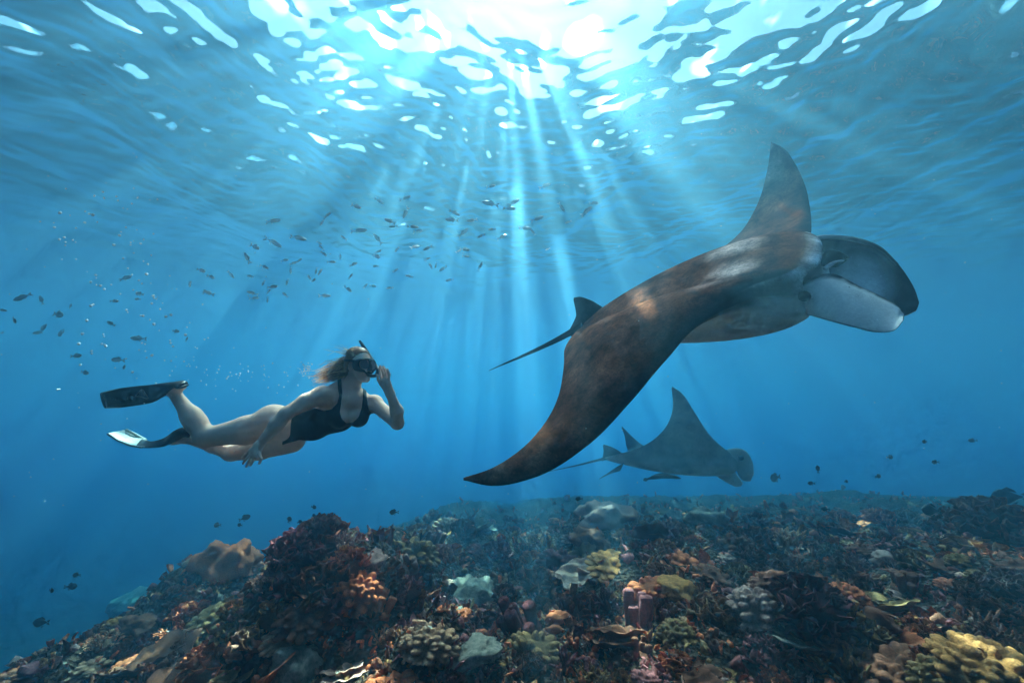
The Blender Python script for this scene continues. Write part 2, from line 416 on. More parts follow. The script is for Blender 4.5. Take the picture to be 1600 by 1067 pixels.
def blade(base, nrm, L, W, curl, tw, nu=5, nv=6):
    """a small fleshy cupped plate growing from base along nrm (closed, with thickness)"""
    e1, e2, n = frame(nrm); c, s_ = math.cos(tw), math.sin(tw); e1, e2 = e1*c+e2*s_, -e1*s_+e2*c
    V = []
    for i in range(nu):
        t = i/(nu-1); w_ = W*(.35+.9*t**.7)*(1 if i < nu-1 else .82); th = .16*W*(1-.6*t)
        for k in range(nv):
            q = 2*np.pi*k/nv; x = math.cos(q)*w_; y = math.sin(q)*th+curl*W*((x/W)**2*1.1)*t+curl*.5*W*t*t
            V.append(base+n*(L*t+.10*L*math.sin(3*x/W+tw)*t)+e1*x+e2*y)
    F = [tuple(f) for f in grid_faces(nu, nv, True)]+[tuple(range((nu-1)*nv, nu*nv))]
    return np.array(V), F
def proto_leafy(n=75, L=.30, W=.16, flat=.6):
    mb = MB(); dome(mb, .62, flat*.8, .35)
    for i in range(n):
        a = rc.uniform(0, 2*np.pi); e = math.asin(rc.uniform(.02, 1)**.8); d = np.array([math.cos(a)*math.cos(e), math.sin(a)*math.cos(e), math.sin(e)])
        b = d*np.array([.62, .62, flat*.85]); k = rc.uniform(.6, 1.25)
        V, F = blade(b*.95, unit(d+np.array([0, 0, .5])+rc.normal(0, .25, 3)), L*k, W*rc.uniform(.6, 1.2), rc.uniform(-1, 1.2), rc.uniform(0, 6.28))
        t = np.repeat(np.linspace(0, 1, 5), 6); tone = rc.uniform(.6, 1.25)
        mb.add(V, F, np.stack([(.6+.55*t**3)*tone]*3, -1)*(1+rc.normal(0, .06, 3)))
    return mb.mesh('leafy_coral', m_coral)
def ico(sub):
    bm = bmesh.new(); bmesh.ops.create_icosphere(bm, subdivisions=sub, radius=1); V = np.array([v.co[:] for v in bm.verts]); F = [tuple(v.index for v in f.verts) for f in bm.faces]; bm.free(); return V, F
ICO = {k: ico(k) for k in (1, 2, 3, 4, 5)}
def dome(mb, r, h, tone, sub=3, bump=.15, seed=None):
    V, F = ICO[sub]; V = V.copy(); off = Vector(rc.uniform(-50, 50, 3))
    k = np.array([1+bump*mnoise.fractal(Vector(v)*1.6+off, .8, 2.1, 6)+.05*mnoise.noise(Vector(v)*9+off) for v in V])
    V = V*k[:, None]; V[:, 2] = np.where(V[:, 2] < -.25, -.25+(V[:, 2]+.25)*.2, V[:, 2]); V = V*np.array([r, r, h])
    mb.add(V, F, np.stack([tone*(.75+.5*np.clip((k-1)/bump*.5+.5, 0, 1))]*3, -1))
def proto_dome(h=.7, bump=.34): mb = MB(); dome(mb, 1, h, 1.0, 4, bump); return mb.mesh('dome_coral', m_dome)
def proto_knob(h=.65, n=90, amp=.30):
    mb = MB(); V, F = ICO[5]; V = V.copy()
    S = rc.normal(size=(n, 3)); S = unit(S); D = np.sort(np.linalg.norm(V[:, None]-S[None], axis=-1), axis=1)[:, :2]
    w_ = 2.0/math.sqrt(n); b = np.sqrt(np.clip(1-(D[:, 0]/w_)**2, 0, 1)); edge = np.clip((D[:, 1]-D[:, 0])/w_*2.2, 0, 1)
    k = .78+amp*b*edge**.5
    V = V*k[:, None]; V[:, 2] = np.where(V[:, 2] < -.2, -.2, V[:, 2]); V = V*np.array([1, 1, h])
    mb.add(V, F, np.stack([.55+.6*b*edge]*3, -1)); return mb.mesh('knobby_coral', m_coral)
def branch(mb, p, d, L, r, depth, tone):
    n = 4; pts = [p]; q = p.copy(); dd = unit(d)
    for i in range(n-1): dd = unit(dd+rc.normal(0, .14, 3)+np.array([0, 0, .08])); q = q+dd*L/(n-1); pts.append(q.copy())
    rr = np.linspace(1, .72, n)*r
    if depth == 0: rr[-1] *= .55
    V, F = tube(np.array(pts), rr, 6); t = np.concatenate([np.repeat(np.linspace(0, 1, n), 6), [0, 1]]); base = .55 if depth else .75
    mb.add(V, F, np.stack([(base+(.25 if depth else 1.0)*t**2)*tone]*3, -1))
    if depth:
        for k in range(int(rc.integers(2, 4))): branch(mb, q-dd*L*.12*k, unit(dd+rc.normal(0, .55, 3)), L*rc.uniform(.55, .8), r*.72, depth-1, tone)
def proto_branch(n=26, L=.38, r=.055, depth=1):
    mb = MB(); dome(mb, .42, .28, .4)
    for i in range(n):
        a = rc.uniform(0, 2*np.pi); e = rc.uniform(.2, 1.5); d = np.array([math.cos(a)*math.cos(e), math.sin(a)*math.cos(e), math.sin(e)])
        branch(mb, d*np.array([.36, .36, .22]), d, L*rc.uniform(.7, 1.2), r, depth, rc.uniform(.8, 1.15))
    return mb.mesh('branching_coral', m_coral)
def proto_plate(n=4):
    mb = MB(); V, F = ICO[4]
    for i in range(n):
        off = Vector(rc.uniform(-50, 50, 3)); r = rc.uniform(.5, 1); W = V.copy()
        rad = np.array([1+.35*mnoise.fractal(Vector((v[0], v[1], 0))*1.7+off, 1, 2, 3) for v in V])
        W = np.stack([W[:, 0]*rad*r, W[:, 1]*rad*r, W[:, 2]*.05+.22*(W[:, 0]**2+W[:, 1]**2)*r+.04*np.sin(W[:, 0]*9+W[:, 1]*5)], -1)
        t = rc.normal(0, .2, 2); W[:, 2] += W[:, 0]*t[0]+W[:, 1]*t[1]+.12*i; W[:, :2] += rc.normal(0, .25, 2)
        e = V[:, 0]**2+V[:, 1]**2; mb.add(W, F, np.stack([.6+.6*e**4]*3, -1))
    dome(mb, .4, .35, .5); return mb.mesh('plate_coral', m_coral)
def proto_rock(bump=.45):
    mb = MB(); V, F = ICO[4]; V = V.copy(); off = Vector(rc.uniform(-50, 50, 3))
    k = np.array([1+bump*(mnoise.hetero_terrain(Vector(v)*1.5+off, .9, 2.1, 5, .7)-.7) for v in V]); k = np.clip(k, .5, 1.5)
    V = V*k[:, None]; V[:, 2] = np.where(V[:, 2] < -.3, -.3, V[:, 2])*.8
    mb.add(V, F, np.stack([.55+.5*np.clip(k-.6, 0, 1)]*3, -1)); return mb.mesh('reef_rock', m_coral)
def proto_sponge(n=9):
    mb = MB(); dome(mb, .5, .25, .5)
    for i in range(n):
        a = rc.uniform(0, 6.28); r = rc.uniform(0, .45); h = rc.uniform(.45, .95); rr = rc.uniform(.11, .17); b = np.array([math.cos(a)*r, math.sin(a)*r, 0]); ln = np.array([math.cos(a), math.sin(a), 0])*rc.uniform(.05, .3)
        z = np.array([0, .3, .7, .95, 1.0, .97, .8]); pr = np.array([.75, .9, 1.05, 1.1, .9, .6, .5])*rr
        V, F = tube(np.array([b+ln*t*h+np.array([0, 0, t*h]) for t in z]), pr, 9, flat=(1, 0, 0)); tt = np.concatenate([np.repeat([.6, .75, .95, 1.15, 1.1, .4, .15], 9), [.6, .1]]); mb.add(V, F, np.stack([tt*rc.uniform(.8, 1.1)]*3, -1))
    return mb.mesh('tube_sponge', m_coral)
PROTO = {
 'leafy': [proto_leafy(), proto_leafy(90, .26, .14, .8), proto_leafy(60, .34, .2, .5)],
 'finger': [proto_branch(), proto_branch(34, .30, .045, 1), proto_branch(20, .42, .07, 1)],
 'dome': [proto_dome(), proto_dome(.55, .42), proto_dome(.85, .26)],
 'knobby': [proto_knob(), proto_knob(.5, 60, .36), proto_knob(.8, 130, .26)],
 'plate': [proto_plate(), proto_plate(3)],
 'rock': [proto_rock(), proto_rock(.55), proto_rock(.35)],
 'tube': [proto_sponge(), proto_sponge(7)],
}
NAMES = {'leafy': ('leafy_coral', 'leafy coral'), 'finger': ('branching_coral', 'finger coral'), 'dome': ('dome_coral', 'dome coral'), 'knobby': ('knobby_coral', 'knobby coral'),
         'plate': ('plate_coral', 'plate coral'), 'rock': ('reef_rock', 'rock'), 'tube': ('tube_sponge', 'tube sponge')}
PAL = {'dark brown': (0.243, 0.075, 0.045), 'rust brown': (0.644, 0.139, 0.059), 'olive': (0.337, 0.149, 0.063), 'ochre': (0.55, 0.19, 0.065), 'mauve': (0.323, 0.087, 0.084), 'grey': (0.386, 0.178, 0.145), 'tan': (0.561, 0.241, 0.138), 'pale': (0.7, 0.31, 0.223), 'grey green': (0.294, 0.207, 0.161), 'plum': (0.137, 0.034, 0.036)}
def ground_px(px, py, dmin=2.6, dmax=16):
    d = np.linspace(dmin, dmax, 600); q = np.array([P(px, py, k) for k in d]); below = q[:, 2] < H(q[:, 0], q[:, 1])
    i = int(np.argmax(below)) if below.any() else len(d)-1
    return q[i], d[i]
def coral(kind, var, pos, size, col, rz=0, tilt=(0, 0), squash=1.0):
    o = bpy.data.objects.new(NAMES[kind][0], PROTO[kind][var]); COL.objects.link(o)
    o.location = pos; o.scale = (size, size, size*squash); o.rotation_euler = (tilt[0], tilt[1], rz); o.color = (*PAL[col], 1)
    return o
LAND = []
def landmark(px, py, wpx, kind, var, col, label, squash=1.0, short=None, sink=.15, lift=0.0):
    """a colony whose middle sits at pixel px,py and spans wpx pixels"""
    p, d = ground_px(px, py); size = wpx/2/FPX*d
    o = coral(kind, var, p+np.array([0, 0, -sink*size+lift]), size, col, rc.uniform(0, 6.28), tuple(rc.normal(0, .12, 2)), squash)
    tag(o, label, 'sponge' if kind == 'tube' else 'rock' if kind == 'rock' else 'coral', 'colonies on the reef'); LAND.append((px, py, short or label, o)); return o
landmark(465, 1040, 84, 'dome', 2, 'grey green', 'smooth grey-green dome coral with a sharp right edge at the bottom edge', 1.1, 'the smooth grey-green dome')
landmark(545, 1052, 70, 'plate', 0, 'pale', 'bleached white plate coral beside the grey-green dome', .8, 'the bleached plate coral')
landmark(672, 1000, 96, 'knobby', 2, 'tan', 'broad tan dome coral below the tall dark coral head', .75, 'the broad tan dome')
landmark(735, 1012, 90, 'dome', 1, 'grey green', 'low grey-green dome coral overlapping the broad tan one on its right', .7, 'the low grey-green dome')
landmark(602, 1000, 66, 'finger', 1, 'tan', 'pale-tipped finger coral clump left of the broad tan dome', 1.0, 'the pale-tipped finger clump')
landmark(705, 1010, 52, 'finger', 2, 'dark brown', 'small brown finger coral clump in front of the tan dome', 1.0, 'the small brown finger clump')
landmark(410, 915, 60, 'finger', 0, 'pale', 'pale finger coral on the left shoulder of the tall dark coral head', .8, 'the pale finger coral')
landmark(735, 925, 74, 'dome', 0, 'grey green', 'rounded grey-green dome coral on the sandy patch right of the dark coral head', .9, 'the rounded grey-green dome')
landmark(697, 915, 36, 'knobby', 0, 'pale', 'small whitish knobby coral ball right of the tall dark coral head', 1.0, 'the whitish knobby ball')
landmark(912, 910, 80, 'plate', 0, 'pale', 'pale tilted plate coral catching light in the middle of the reef', 1.3, 'the pale tilted plate')
landmark(962, 880, 90, 'knobby', 1, 'ochre', 'flat-topped ochre coral overhanging a dark hollow', .6, 'the flat-topped ochre coral')
landmark(1115, 960, 84, 'leafy', 2, 'tan', 'ragged tan coral block with a jagged top', 1.1, 'the ragged tan block')
landmark(1265, 955, 165, 'leafy', 1, 'plum', 'large plum-coloured leafy coral mound on the right', .8, 'the large plum mound')
landmark(1545, 1045, 150, 'knobby', 2, 'ochre', 'fat-fingered orange-tan coral cropped by the bottom right corner', .7, 'the orange-tan coral')
landmark(1545, 865, 140, 'leafy', 0, 'ochre', 'yellowish leafy coral bank near the right edge', .55, 'the yellowish leafy bank')
landmark(1550, 815, 130, 'leafy', 1, 'dark brown', 'big dark leafy coral outcrop at the right edge under the haze', .8, 'the big dark outcrop')
landmark(945, 805, 70, 'rock', 2, 'grey', 'hazy pale rock far behind the pale tilted plate', .7, 'the hazy pale rock')
landmark(1445, 950, 70, 'plate', 1, 'grey', 'flat grey plate coral right of the large plum mound', .7, 'the flat grey plate')
landmark(330, 1035, 110, 'leafy', 0, 'rust brown', 'rust-brown leafy coral left of the grey-green dome', .8, 'the rust leafy coral')
landmark(640, 1060, 120, 'knobby', 1, 'rust brown', 'rusty red encrusted knobby mound at the bottom centre left', .6, 'the rusty mound')
landmark(1060, 1040, 80, 'leafy', 2, 'rust brown', 'orange-brown leafy coral at the bottom centre', .7, 'the orange-brown leafy coral')
landmark(1110, 1010, 46, 'tube', 0, 'dark brown', 'upright cluster of dark tube sponges below the ragged tan block', 1.4, 'the dark tube sponges')
landmark(1150, 1055, 60, 'knobby', 0, 'olive', 'mossy olive knobby coral at the bottom right of centre', .8, 'the mossy olive coral')
landmark(130, 1040, 66, 'knobby', 1, 'tan', 'tan boulder coral near the bottom left corner', .6, 'the tan boulder')
landmark(215, 940, 70, 'dome', 2, 'grey green', 'dim grey-green dome coral on the left slope', .7, 'the dim left dome')
landmark(585, 880, 50, 'dome', 2, 'grey', 'bluish grey dome coral tucked behind the tall dark coral head', 1.0, 'the bluish grey dome')
# the tall dark coral head is a crowd of separate colonies on one mound
HEAD = [(500, 845, 90, 'leafy', 1, 'dark brown'), (455, 862, 80, 'leafy', 0, 'mauve'), (540, 858, 70, 'finger', 1, 'grey'), (495, 880, 90, 'leafy', 2, 'plum'), (440, 890, 70, 'finger', 0, 'mauve'), (545, 893, 80, 'leafy', 1, 'rust brown'),
        (500, 915, 90, 'leafy', 0, 'dark brown'), (560, 925, 80, 'knobby', 2, 'rust brown'), (455, 925, 80, 'leafy', 2, 'plum'), (600, 905, 70, 'leafy', 1, 'dark brown'), (525, 950, 90, 'leafy', 0, 'mauve'), (590, 955, 70, 'tube', 1, 'rust brown'),
        (480, 960, 80, 'knobby', 1, 'dark brown'), (430, 965, 70, 'leafy', 1, 'olive'), (520, 838, 50, 'finger', 1, 'tan'), (635, 930, 70, 'leafy', 0, 'mauve'), (640, 895, 60, 'tube', 0, 'grey'), (560, 985, 80, 'leafy', 2, 'plum')]
CORALS = []
for px, py, wpx, kind, var, col in HEAD:
    p, d = ground_px(px, py); size = wpx/2/FPX*d*1.1
    nrm = np.array([(px-520)/140, -.7, .8])
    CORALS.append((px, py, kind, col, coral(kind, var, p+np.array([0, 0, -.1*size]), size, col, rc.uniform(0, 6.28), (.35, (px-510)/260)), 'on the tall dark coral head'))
# other colonies spread over the reef
kinds = ['leafy', 'finger', 'dome', 'knobby', 'plate', 'rock', 'tube']; kp = [.50, .16, .015, .18, .05, .035, .06]
cols = list(PAL); cpw = np.array([.34, .18, .12, .04, .06, .07, .06, .012, .03, .09])
tries = 0; spots = [(a[0], a[1], 40) for a in LAND]+[(a[0], a[1], 30) for a in HEAD]
while len(CORALS) < 285 and tries < 9000:
    tries += 1
    px = rc.uniform(-10, 1610); py = 1075-285*rc.uniform(0, 1)**1.0
    lim = 905+.0*px if px < 60 else (1035-(px-60)*.62 if px < 330 else 850 if px < 640 else 812)
    if py < max(lim, 0): continue
    p, d = ground_px(px, py)
    if d > 15.5: continue
    wpx = (36+90*rc.random()**1.5)*(4.4/d)**.75
    if min(np.hypot(px-a, (py-b)*1.6) - r for a, b, r in spots) < wpx*.22: continue
    spots.append((px, py, wpx*.26)); k = str(rc.choice(kinds, p=kp)); col = str(rc.choice(cols, p=cpw/cpw.sum()))
    o = coral(k, int(rc.integers(len(PROTO[k]))), p+np.array([0, 0, -.12*wpx/2/FPX*d]), wpx/2/FPX*d, col, rc.uniform(0, 6.28), tuple(rc.normal(0, .18, 2)), rc.uniform(.7, 1.15))
    CORALS.append((px, py, k, col, o, None))
# every colony gets words of its own: colour, kind and the nearest landmark
ORD = ['first', 'second', 'third', 'fourth', 'fifth', 'sixth', 'seventh', 'eighth', 'ninth', 'tenth', 'eleventh', 'twelfth', 'thirteenth', 'fourteenth', 'fifteenth', 'sixteenth', 'seventeenth', 'eighteenth', 'nineteenth', 'twentieth', 'twenty-first', 'twenty-second', 'twenty-third', 'twenty-fourth']
byl = {}
for px, py, k, col, o, where in CORALS:
    if where is None:
        ln = min(LAND, key=lambda a: np.hypot(a[0]-px, (a[1]-py)*1.5)); dx, dy = px-ln[0], (py-ln[1])*1.5
        where = ('right of ' if dx > 0 else 'left of ') if abs(dx) > abs(dy) else ('in front of ' if dy > 0 else 'behind ')
        where += ln[2]
    byl.setdefault(f'{col} {NAMES[k][1]} {where}', []).append((px, o, k))
for lb, lst in byl.items():
    lst.sort(key=lambda a: a[0])
    for i, (px, o, k) in enumerate(lst):
        tag(o, lb if len(lst) == 1 else f'{lb}, {ORD[i]} from the left', 'sponge' if k == 'tube' else 'rock' if k == 'rock' else 'coral', 'colonies on the reef')

# ------------------------------------------------------------------ carpet of small growth and rubble: nobody could count it
NP = 12500
inv = rc.uniform(1/20, 1/2.7, NP); dd = 1/inv; xx = rc.uniform(-1.42, 1.42, NP)*dd; yy = dd.copy(); zz = H(xx, yy)
e = .03; nx_ = -(H(xx+e, yy)-zz)/e; ny_ = -(H(xx, yy+e)-zz)/e; NN = unit(np.stack([nx_, ny_, 1+0*nx_], -1))
kn_V, kn_F = ICO[1]
VV, FF, CC = [], [], []; off = 0
pal = np.array([PAL[c] for c in cols]); pick = rc.choice(len(cols), NP, p=cpw/cpw.sum()); clump = fbm2(xx*1.3, yy*1.3, 2, 40)
pick = np.where(clump > .35, 4, np.where(clump < -.4, 1, pick)); dens = fbm2(xx*.9, yy*.9, 2, 55)
leafF = [tuple(f) for f in grid_faces(4, 5, True)]+[tuple(range(15, 20))]
for i in range(NP):
    s_ = (.012+.0085*np.minimum(dd[i], 11))*rc.uniform(.5, 1.5)*(1.25 if rc.random() < .12 else .8); b = np.array([xx[i], yy[i], zz[i]-.2*s_]); ty = rc.random()
    if ty < .55:
        V, F = blade(b, unit(NN[i]+rc.normal(0, .45, 3)), s_*1.7, s_*.8, rc.uniform(-1, 1.2), rc.uniform(0, 6.28), 4, 5)
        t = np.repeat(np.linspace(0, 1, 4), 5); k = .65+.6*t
    elif ty < .8:
        V = kn_V*s_*rc.uniform(.6, 1.15, 3)*(1+.18*rc.normal(size=(len(kn_V), 1)))+b; F = kn_F; k = .8+0*V[:, 0]
    else:
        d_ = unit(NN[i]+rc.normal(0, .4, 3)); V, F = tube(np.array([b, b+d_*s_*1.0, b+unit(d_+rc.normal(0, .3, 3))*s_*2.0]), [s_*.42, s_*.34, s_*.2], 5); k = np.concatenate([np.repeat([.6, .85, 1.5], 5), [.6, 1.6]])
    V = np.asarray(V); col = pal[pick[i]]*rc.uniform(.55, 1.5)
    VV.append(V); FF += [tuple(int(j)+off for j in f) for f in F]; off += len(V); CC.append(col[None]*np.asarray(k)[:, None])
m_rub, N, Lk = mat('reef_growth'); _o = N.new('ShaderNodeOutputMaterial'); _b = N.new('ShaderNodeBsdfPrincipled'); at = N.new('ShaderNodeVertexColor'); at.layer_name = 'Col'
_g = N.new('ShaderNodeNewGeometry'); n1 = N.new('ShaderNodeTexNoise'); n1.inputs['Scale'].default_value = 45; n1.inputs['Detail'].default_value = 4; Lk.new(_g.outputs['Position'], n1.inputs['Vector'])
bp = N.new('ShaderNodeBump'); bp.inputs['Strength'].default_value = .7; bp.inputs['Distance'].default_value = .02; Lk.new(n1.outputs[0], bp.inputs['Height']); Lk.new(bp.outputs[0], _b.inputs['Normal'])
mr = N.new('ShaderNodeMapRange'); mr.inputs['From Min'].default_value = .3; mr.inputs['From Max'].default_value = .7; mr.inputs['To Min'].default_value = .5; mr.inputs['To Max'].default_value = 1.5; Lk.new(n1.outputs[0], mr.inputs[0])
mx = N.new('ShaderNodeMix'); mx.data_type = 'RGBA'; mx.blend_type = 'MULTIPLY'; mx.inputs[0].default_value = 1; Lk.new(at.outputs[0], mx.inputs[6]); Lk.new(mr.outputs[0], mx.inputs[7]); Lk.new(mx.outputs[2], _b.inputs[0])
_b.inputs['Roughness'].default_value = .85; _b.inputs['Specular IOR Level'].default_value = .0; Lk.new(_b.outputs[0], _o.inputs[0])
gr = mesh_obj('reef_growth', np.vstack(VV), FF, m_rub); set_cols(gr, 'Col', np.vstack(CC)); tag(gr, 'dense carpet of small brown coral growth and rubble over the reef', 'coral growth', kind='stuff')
# ------------------------------------------------------------------ manta rays
m_manta = skin_mat('manta_skin', mottle=.65, scale=6, rough=.9)
m_manta_far = skin_mat('manta_skin_pale', mottle=.25, scale=4, rough=.9)
m_eye, N, Lk = mat('eye_black'); _o = N.new('ShaderNodeOutputMaterial'); _b = N.new('ShaderNodeBsdfPrincipled')
_b.inputs[0].default_value = (.006, .006, .006, 1); _b.inputs['Roughness'].default_value = .4; _b.inputs['Specular IOR Level'].default_value = .0; Lk.new(_b.outputs[0], _o.inputs[0])

def root(name, loc):
    e = bpy.data.objects.new(name, None); COL.objects.link(e); e.location = tuple(loc); e.empty_display_size = .2
    return e

def part(name, V, F, m, rt, tris=False):
    V = np.asarray(V)-np.array(rt.matrix_world.translation if False else rt.location)
    o = mesh_obj(name, V, F, m, rt) if not isinstance(F, np.ndarray) else quick_mesh(name, V, F, m, rt)
    return o

# --- near manta, banked and turning towards the viewer
ST = [
 (-1.00, (724, 750, 2.45), (724, 746, 2.46), .004, .004, 0, 0, 0),
 (-.945, (768, 759, 2.46), (762, 734, 2.50), .018, .012, 0, 0, .0),
 (-.86, (838, 745, 2.48), (806, 708, 2.60), .030, .020, 0, 0, .01),
 (-.74, (918, 696, 2.54), (846, 668, 2.78), .045, .03, 0, 0, .02),
 (-.60, (985, 628, 2.62), (872, 620, 3.08), .065, .04, 0, 0, .03),
 (-.46, (1040, 563, 2.70), (881, 570, 3.40), .09, .055, 0, 0, .03),
 (-.34, (1098, 503, 2.74), (882, 546, 3.68), .12, .09, 0, 0, .03),
 (-.24, (1178, 466, 2.69), (889, 532, 3.86), .17, .21, .03, 0, .02),
 (-.15, (1256, 458, 2.60), (897, 521, 3.97), .20, .30, .105, .0, .02),
 (-.08, (1284, 436, 2.66), (902, 514, 4.02), .22, .35, .10, .10, .02),
 (0.0, (1291, 410, 2.78), (906, 509, 4.06), .235, .36, .09, .13, .02),
 (.08, (1286, 389, 2.92), (912, 503, 4.10), .235, .33, .07, .10, .02),
 (.15, (1276, 376, 3.06), (920, 496, 4.14), .24, .27, .03, .0, .01),
 (.24, (1268, 371, 3.22), (940, 486, 4.20), .20, .17, .0, 0, .0),
 (.34, (1267, 367, 3.38), (985, 468, 4.28), .15, .09, 0, 0, -.01),
 (.46, (1268, 355, 3.62), (1082, 416, 4.38), .075, .05, 0, 0, -.02),
 (.60, (1266, 328, 3.90), (1150, 370, 4.46), .05, .035, 0, 0, -.02),
 (.74, (1258, 290, 4.15), (1183, 320, 4.52), .035, .025, 0, 0, -.015),
 (.87, (1240, 252, 4.40), (1198, 270, 4.58), .022, .016, 0, 0, -.01),
 (.955, (1222, 230, 4.54), (1203, 238, 4.61), .012, .01, 0, 0, 0),
 (1.00, (1205, 222, 4.62), (1204, 225, 4.63), .004, .004, 0, 0, 0),
]
V, F, A, (le, te, Uv, tpar) = manta_disc(ST)
mr_ = root('manta_ray', P(1060, 500, 3.4))
disc = part('body_disc', V, F, m_manta, mr_)
u, s, sd, ins = A.T
n1 = vnoise(V, 2.2, 1); n2 = vnoise(V, 7, 2); n3 = vnoise(V, 1.1, 3)
brown = np.stack([.13+.06*n1, .050+.022*n1, .030+.013*n1], -1)
black = np.array([.012, .011, .013]); white = np.array([.9, .80, .74]); grey = np.array([.36, .34, .36])
top = sd > 0
c = brown.copy()
def blend(c, col, k): return c*(1-k[:, None])+np.asarray(col)*k[:, None]
# dark leading edge band, dark wing tips and trailing band
c = blend(c, black, np.clip(1-sstep(.0, .13, u+.03*n2), 0, 1)*np.where(np.abs(s) > .14, 1, .0))
c = blend(c, black, .55*sstep(.45, .75, np.abs(s)+.08*n3)*(.6+.4*n1))
c = blend(c, (.42, .30, .24), .6*sstep(.72, .92, np.abs(s))*sstep(.1, .5, u)*np.clip(.5+n2, 0, 1))
# pale shoulder patch on each side behind the head, pale rim round the mouth
for sg in (-1, 1):
    q = np.hypot((s*sg-.10)/.06, (u-.24-.02*n2)/.085)
    c = blend(c, (.62, .42, .38), np.clip(1.3-q+.5*n2, 0, 1)*.85)
    q = np.hypot((s*sg-.19)/.06, (u-.22)/.10)
    c = blend(c, (.38, .24, .22), np.clip(1.1-q+.3*n2, 0, 1)*.7)
c = blend(c, black, np.clip(1-np.abs(u-.13)/.05+.2*n2, 0, 1)*(np.abs(s) < .16)*.75)
c = blend(c, (.8, .74, .74), np.clip(1-sstep(.01, .05, u), 0, 1)*(1-sstep(.06, .13, np.abs(s))))
# dorsal mottling, sparse pale streaks along the chord
st = vnoise(np.stack([s*14, u*2.2, 0*u], -1), 1.0, 8)
c = blend(c, (.33, .13, .07), np.clip(st-.35+.25*n2, 0, 1)*.5)
# belly
ed = sstep(.34, .62, np.abs(s)); cv = blend(np.tile(white, (len(u), 1)), (.20, .2, .21), ed*.75)
cv = blend(cv, black, np.clip(1-sstep(0, .018, u), 0, 1)*sstep(.16, .26, np.abs(s))*.9)
cv = blend(cv, grey, np.clip(n1, 0, 1)*.2)
cv = blend(cv, black, np.clip(1-np.hypot((np.abs(s)-.165)/.05, (u-.06)/.07), 0, 1)*.8)
c = np.where(top[:, None], c, cv)
wall = ((u < .03)*sstep(.10, .14, np.abs(s))*(1-sstep(.2, .26, np.abs(s))))
c = blend(c, (.75, .72, .72), wall*np.clip(.8+.4*n2, 0, 1))
c = blend(c, black, sstep(.15, .18, np.abs(s))*(1-sstep(.22, .30, np.abs(s)))*np.clip(1-u/.10, 0, 1)*np.where(sd > 0, .95, .25))
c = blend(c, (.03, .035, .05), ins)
set_cols(disc, 'Col', np.hstack([np.clip(c, .004, .9), np.where(top, 1.0, .22)[:, None]]))

def lobe(name, up, lo, thick, bulge, rt, side, inner_dark, label=None):
    V, F, W = paddle(up, lo, thick, bulge, side=side)
    o = part(name, V, F, m_manta, rt)
    t, v, sn = W.T; nn = vnoise(V, 9, 5); n4 = vnoise(V, 30, 6)
    base = np.tile(np.array([.86, .81, .77]), (len(t), 1))
    k = np.clip(1-v/(.16+.05*n4), 0, 1); base = blend(base, (.02, .02, .025), np.clip(k*2.5, 0, 1))
    inner = np.tile(np.array([.025, .03, .04]), (len(t), 1))
    q = np.hypot((t-.42)/.38, (v-.40)/.30); inner = blend(inner, (.86, .88, .90), np.clip(1.25-q+.5*nn, 0, 1)*.95)
    inner = blend(inner, (.01, .012, .02), np.clip(1.2-np.hypot((t-.15)/.17, (v-.40)/.34), 0, 1)*1.0)  # shade of the mouth hollow, painted dark near the lobe's root
    inner = blend(inner, (.008, .01, .016), sstep(.62, .85, t+.06*nn))
    inner = blend(inner, (.008, .01, .016), 1-sstep(.05, .14, v))
    m = (sn > 0) if inner_dark > 0 else (sn < 0)
    set_cols(o, 'Col', np.hstack([np.clip(np.where(m[:, None], inner, base), .004, .9), np.full((len(t), 1), .25)]))
    return o
Lv = unit(P(1285, 380, 3.05)-P(1262, 455, 2.60))
lobe('cephalic_lobe', [(1250, 445, 2.68), (1274, 432, 2.62), (1304, 428, 2.59), (1340, 446, 2.53), (1378, 464, 2.46), (1404, 479, 2.42), (1413, 490, 2.41)],
     [(1250, 489, 2.70), (1270, 494, 2.59), (1298, 502, 2.48), (1328, 510, 2.38), (1366, 519, 2.30), (1396, 517, 2.25), (1411, 501, 2.23)], .03, -.03, mr_, Lv, 1)
lobe('cephalic_lobe', [(1268, 371, 3.10), (1296, 369, 3.06), (1336, 373, 3.05), (1374, 386, 3.00), (1404, 413, 2.94), (1427, 447, 2.89), (1436, 472, 2.87)],
     [(1275, 430, 3.08), (1296, 444, 2.96), (1324, 462, 2.85), (1354, 478, 2.76), (1386, 490, 2.70), (1412, 494, 2.64), (1431, 486, 2.61)], .03, .14, mr_, Lv, -1)
def ball(name, p, r, m, rt, sc3=(1, 1, 1)):
    bm = bmesh.new(); bmesh.ops.create_uvsphere(bm, u_segments=20, v_segments=12, radius=r)
    me = bpy.data.meshes.new(name); bm.to_mesh(me); bm.free()
    me.polygons.foreach_set('use_smooth', [True]*len(me.polygons))
    o = bpy.data.objects.new(name, me); COL.objects.link(o); o.location = np.asarray(p)-np.array(rt.location); o.scale = sc3; o.parent = rt
    me.materials.append(m); return o
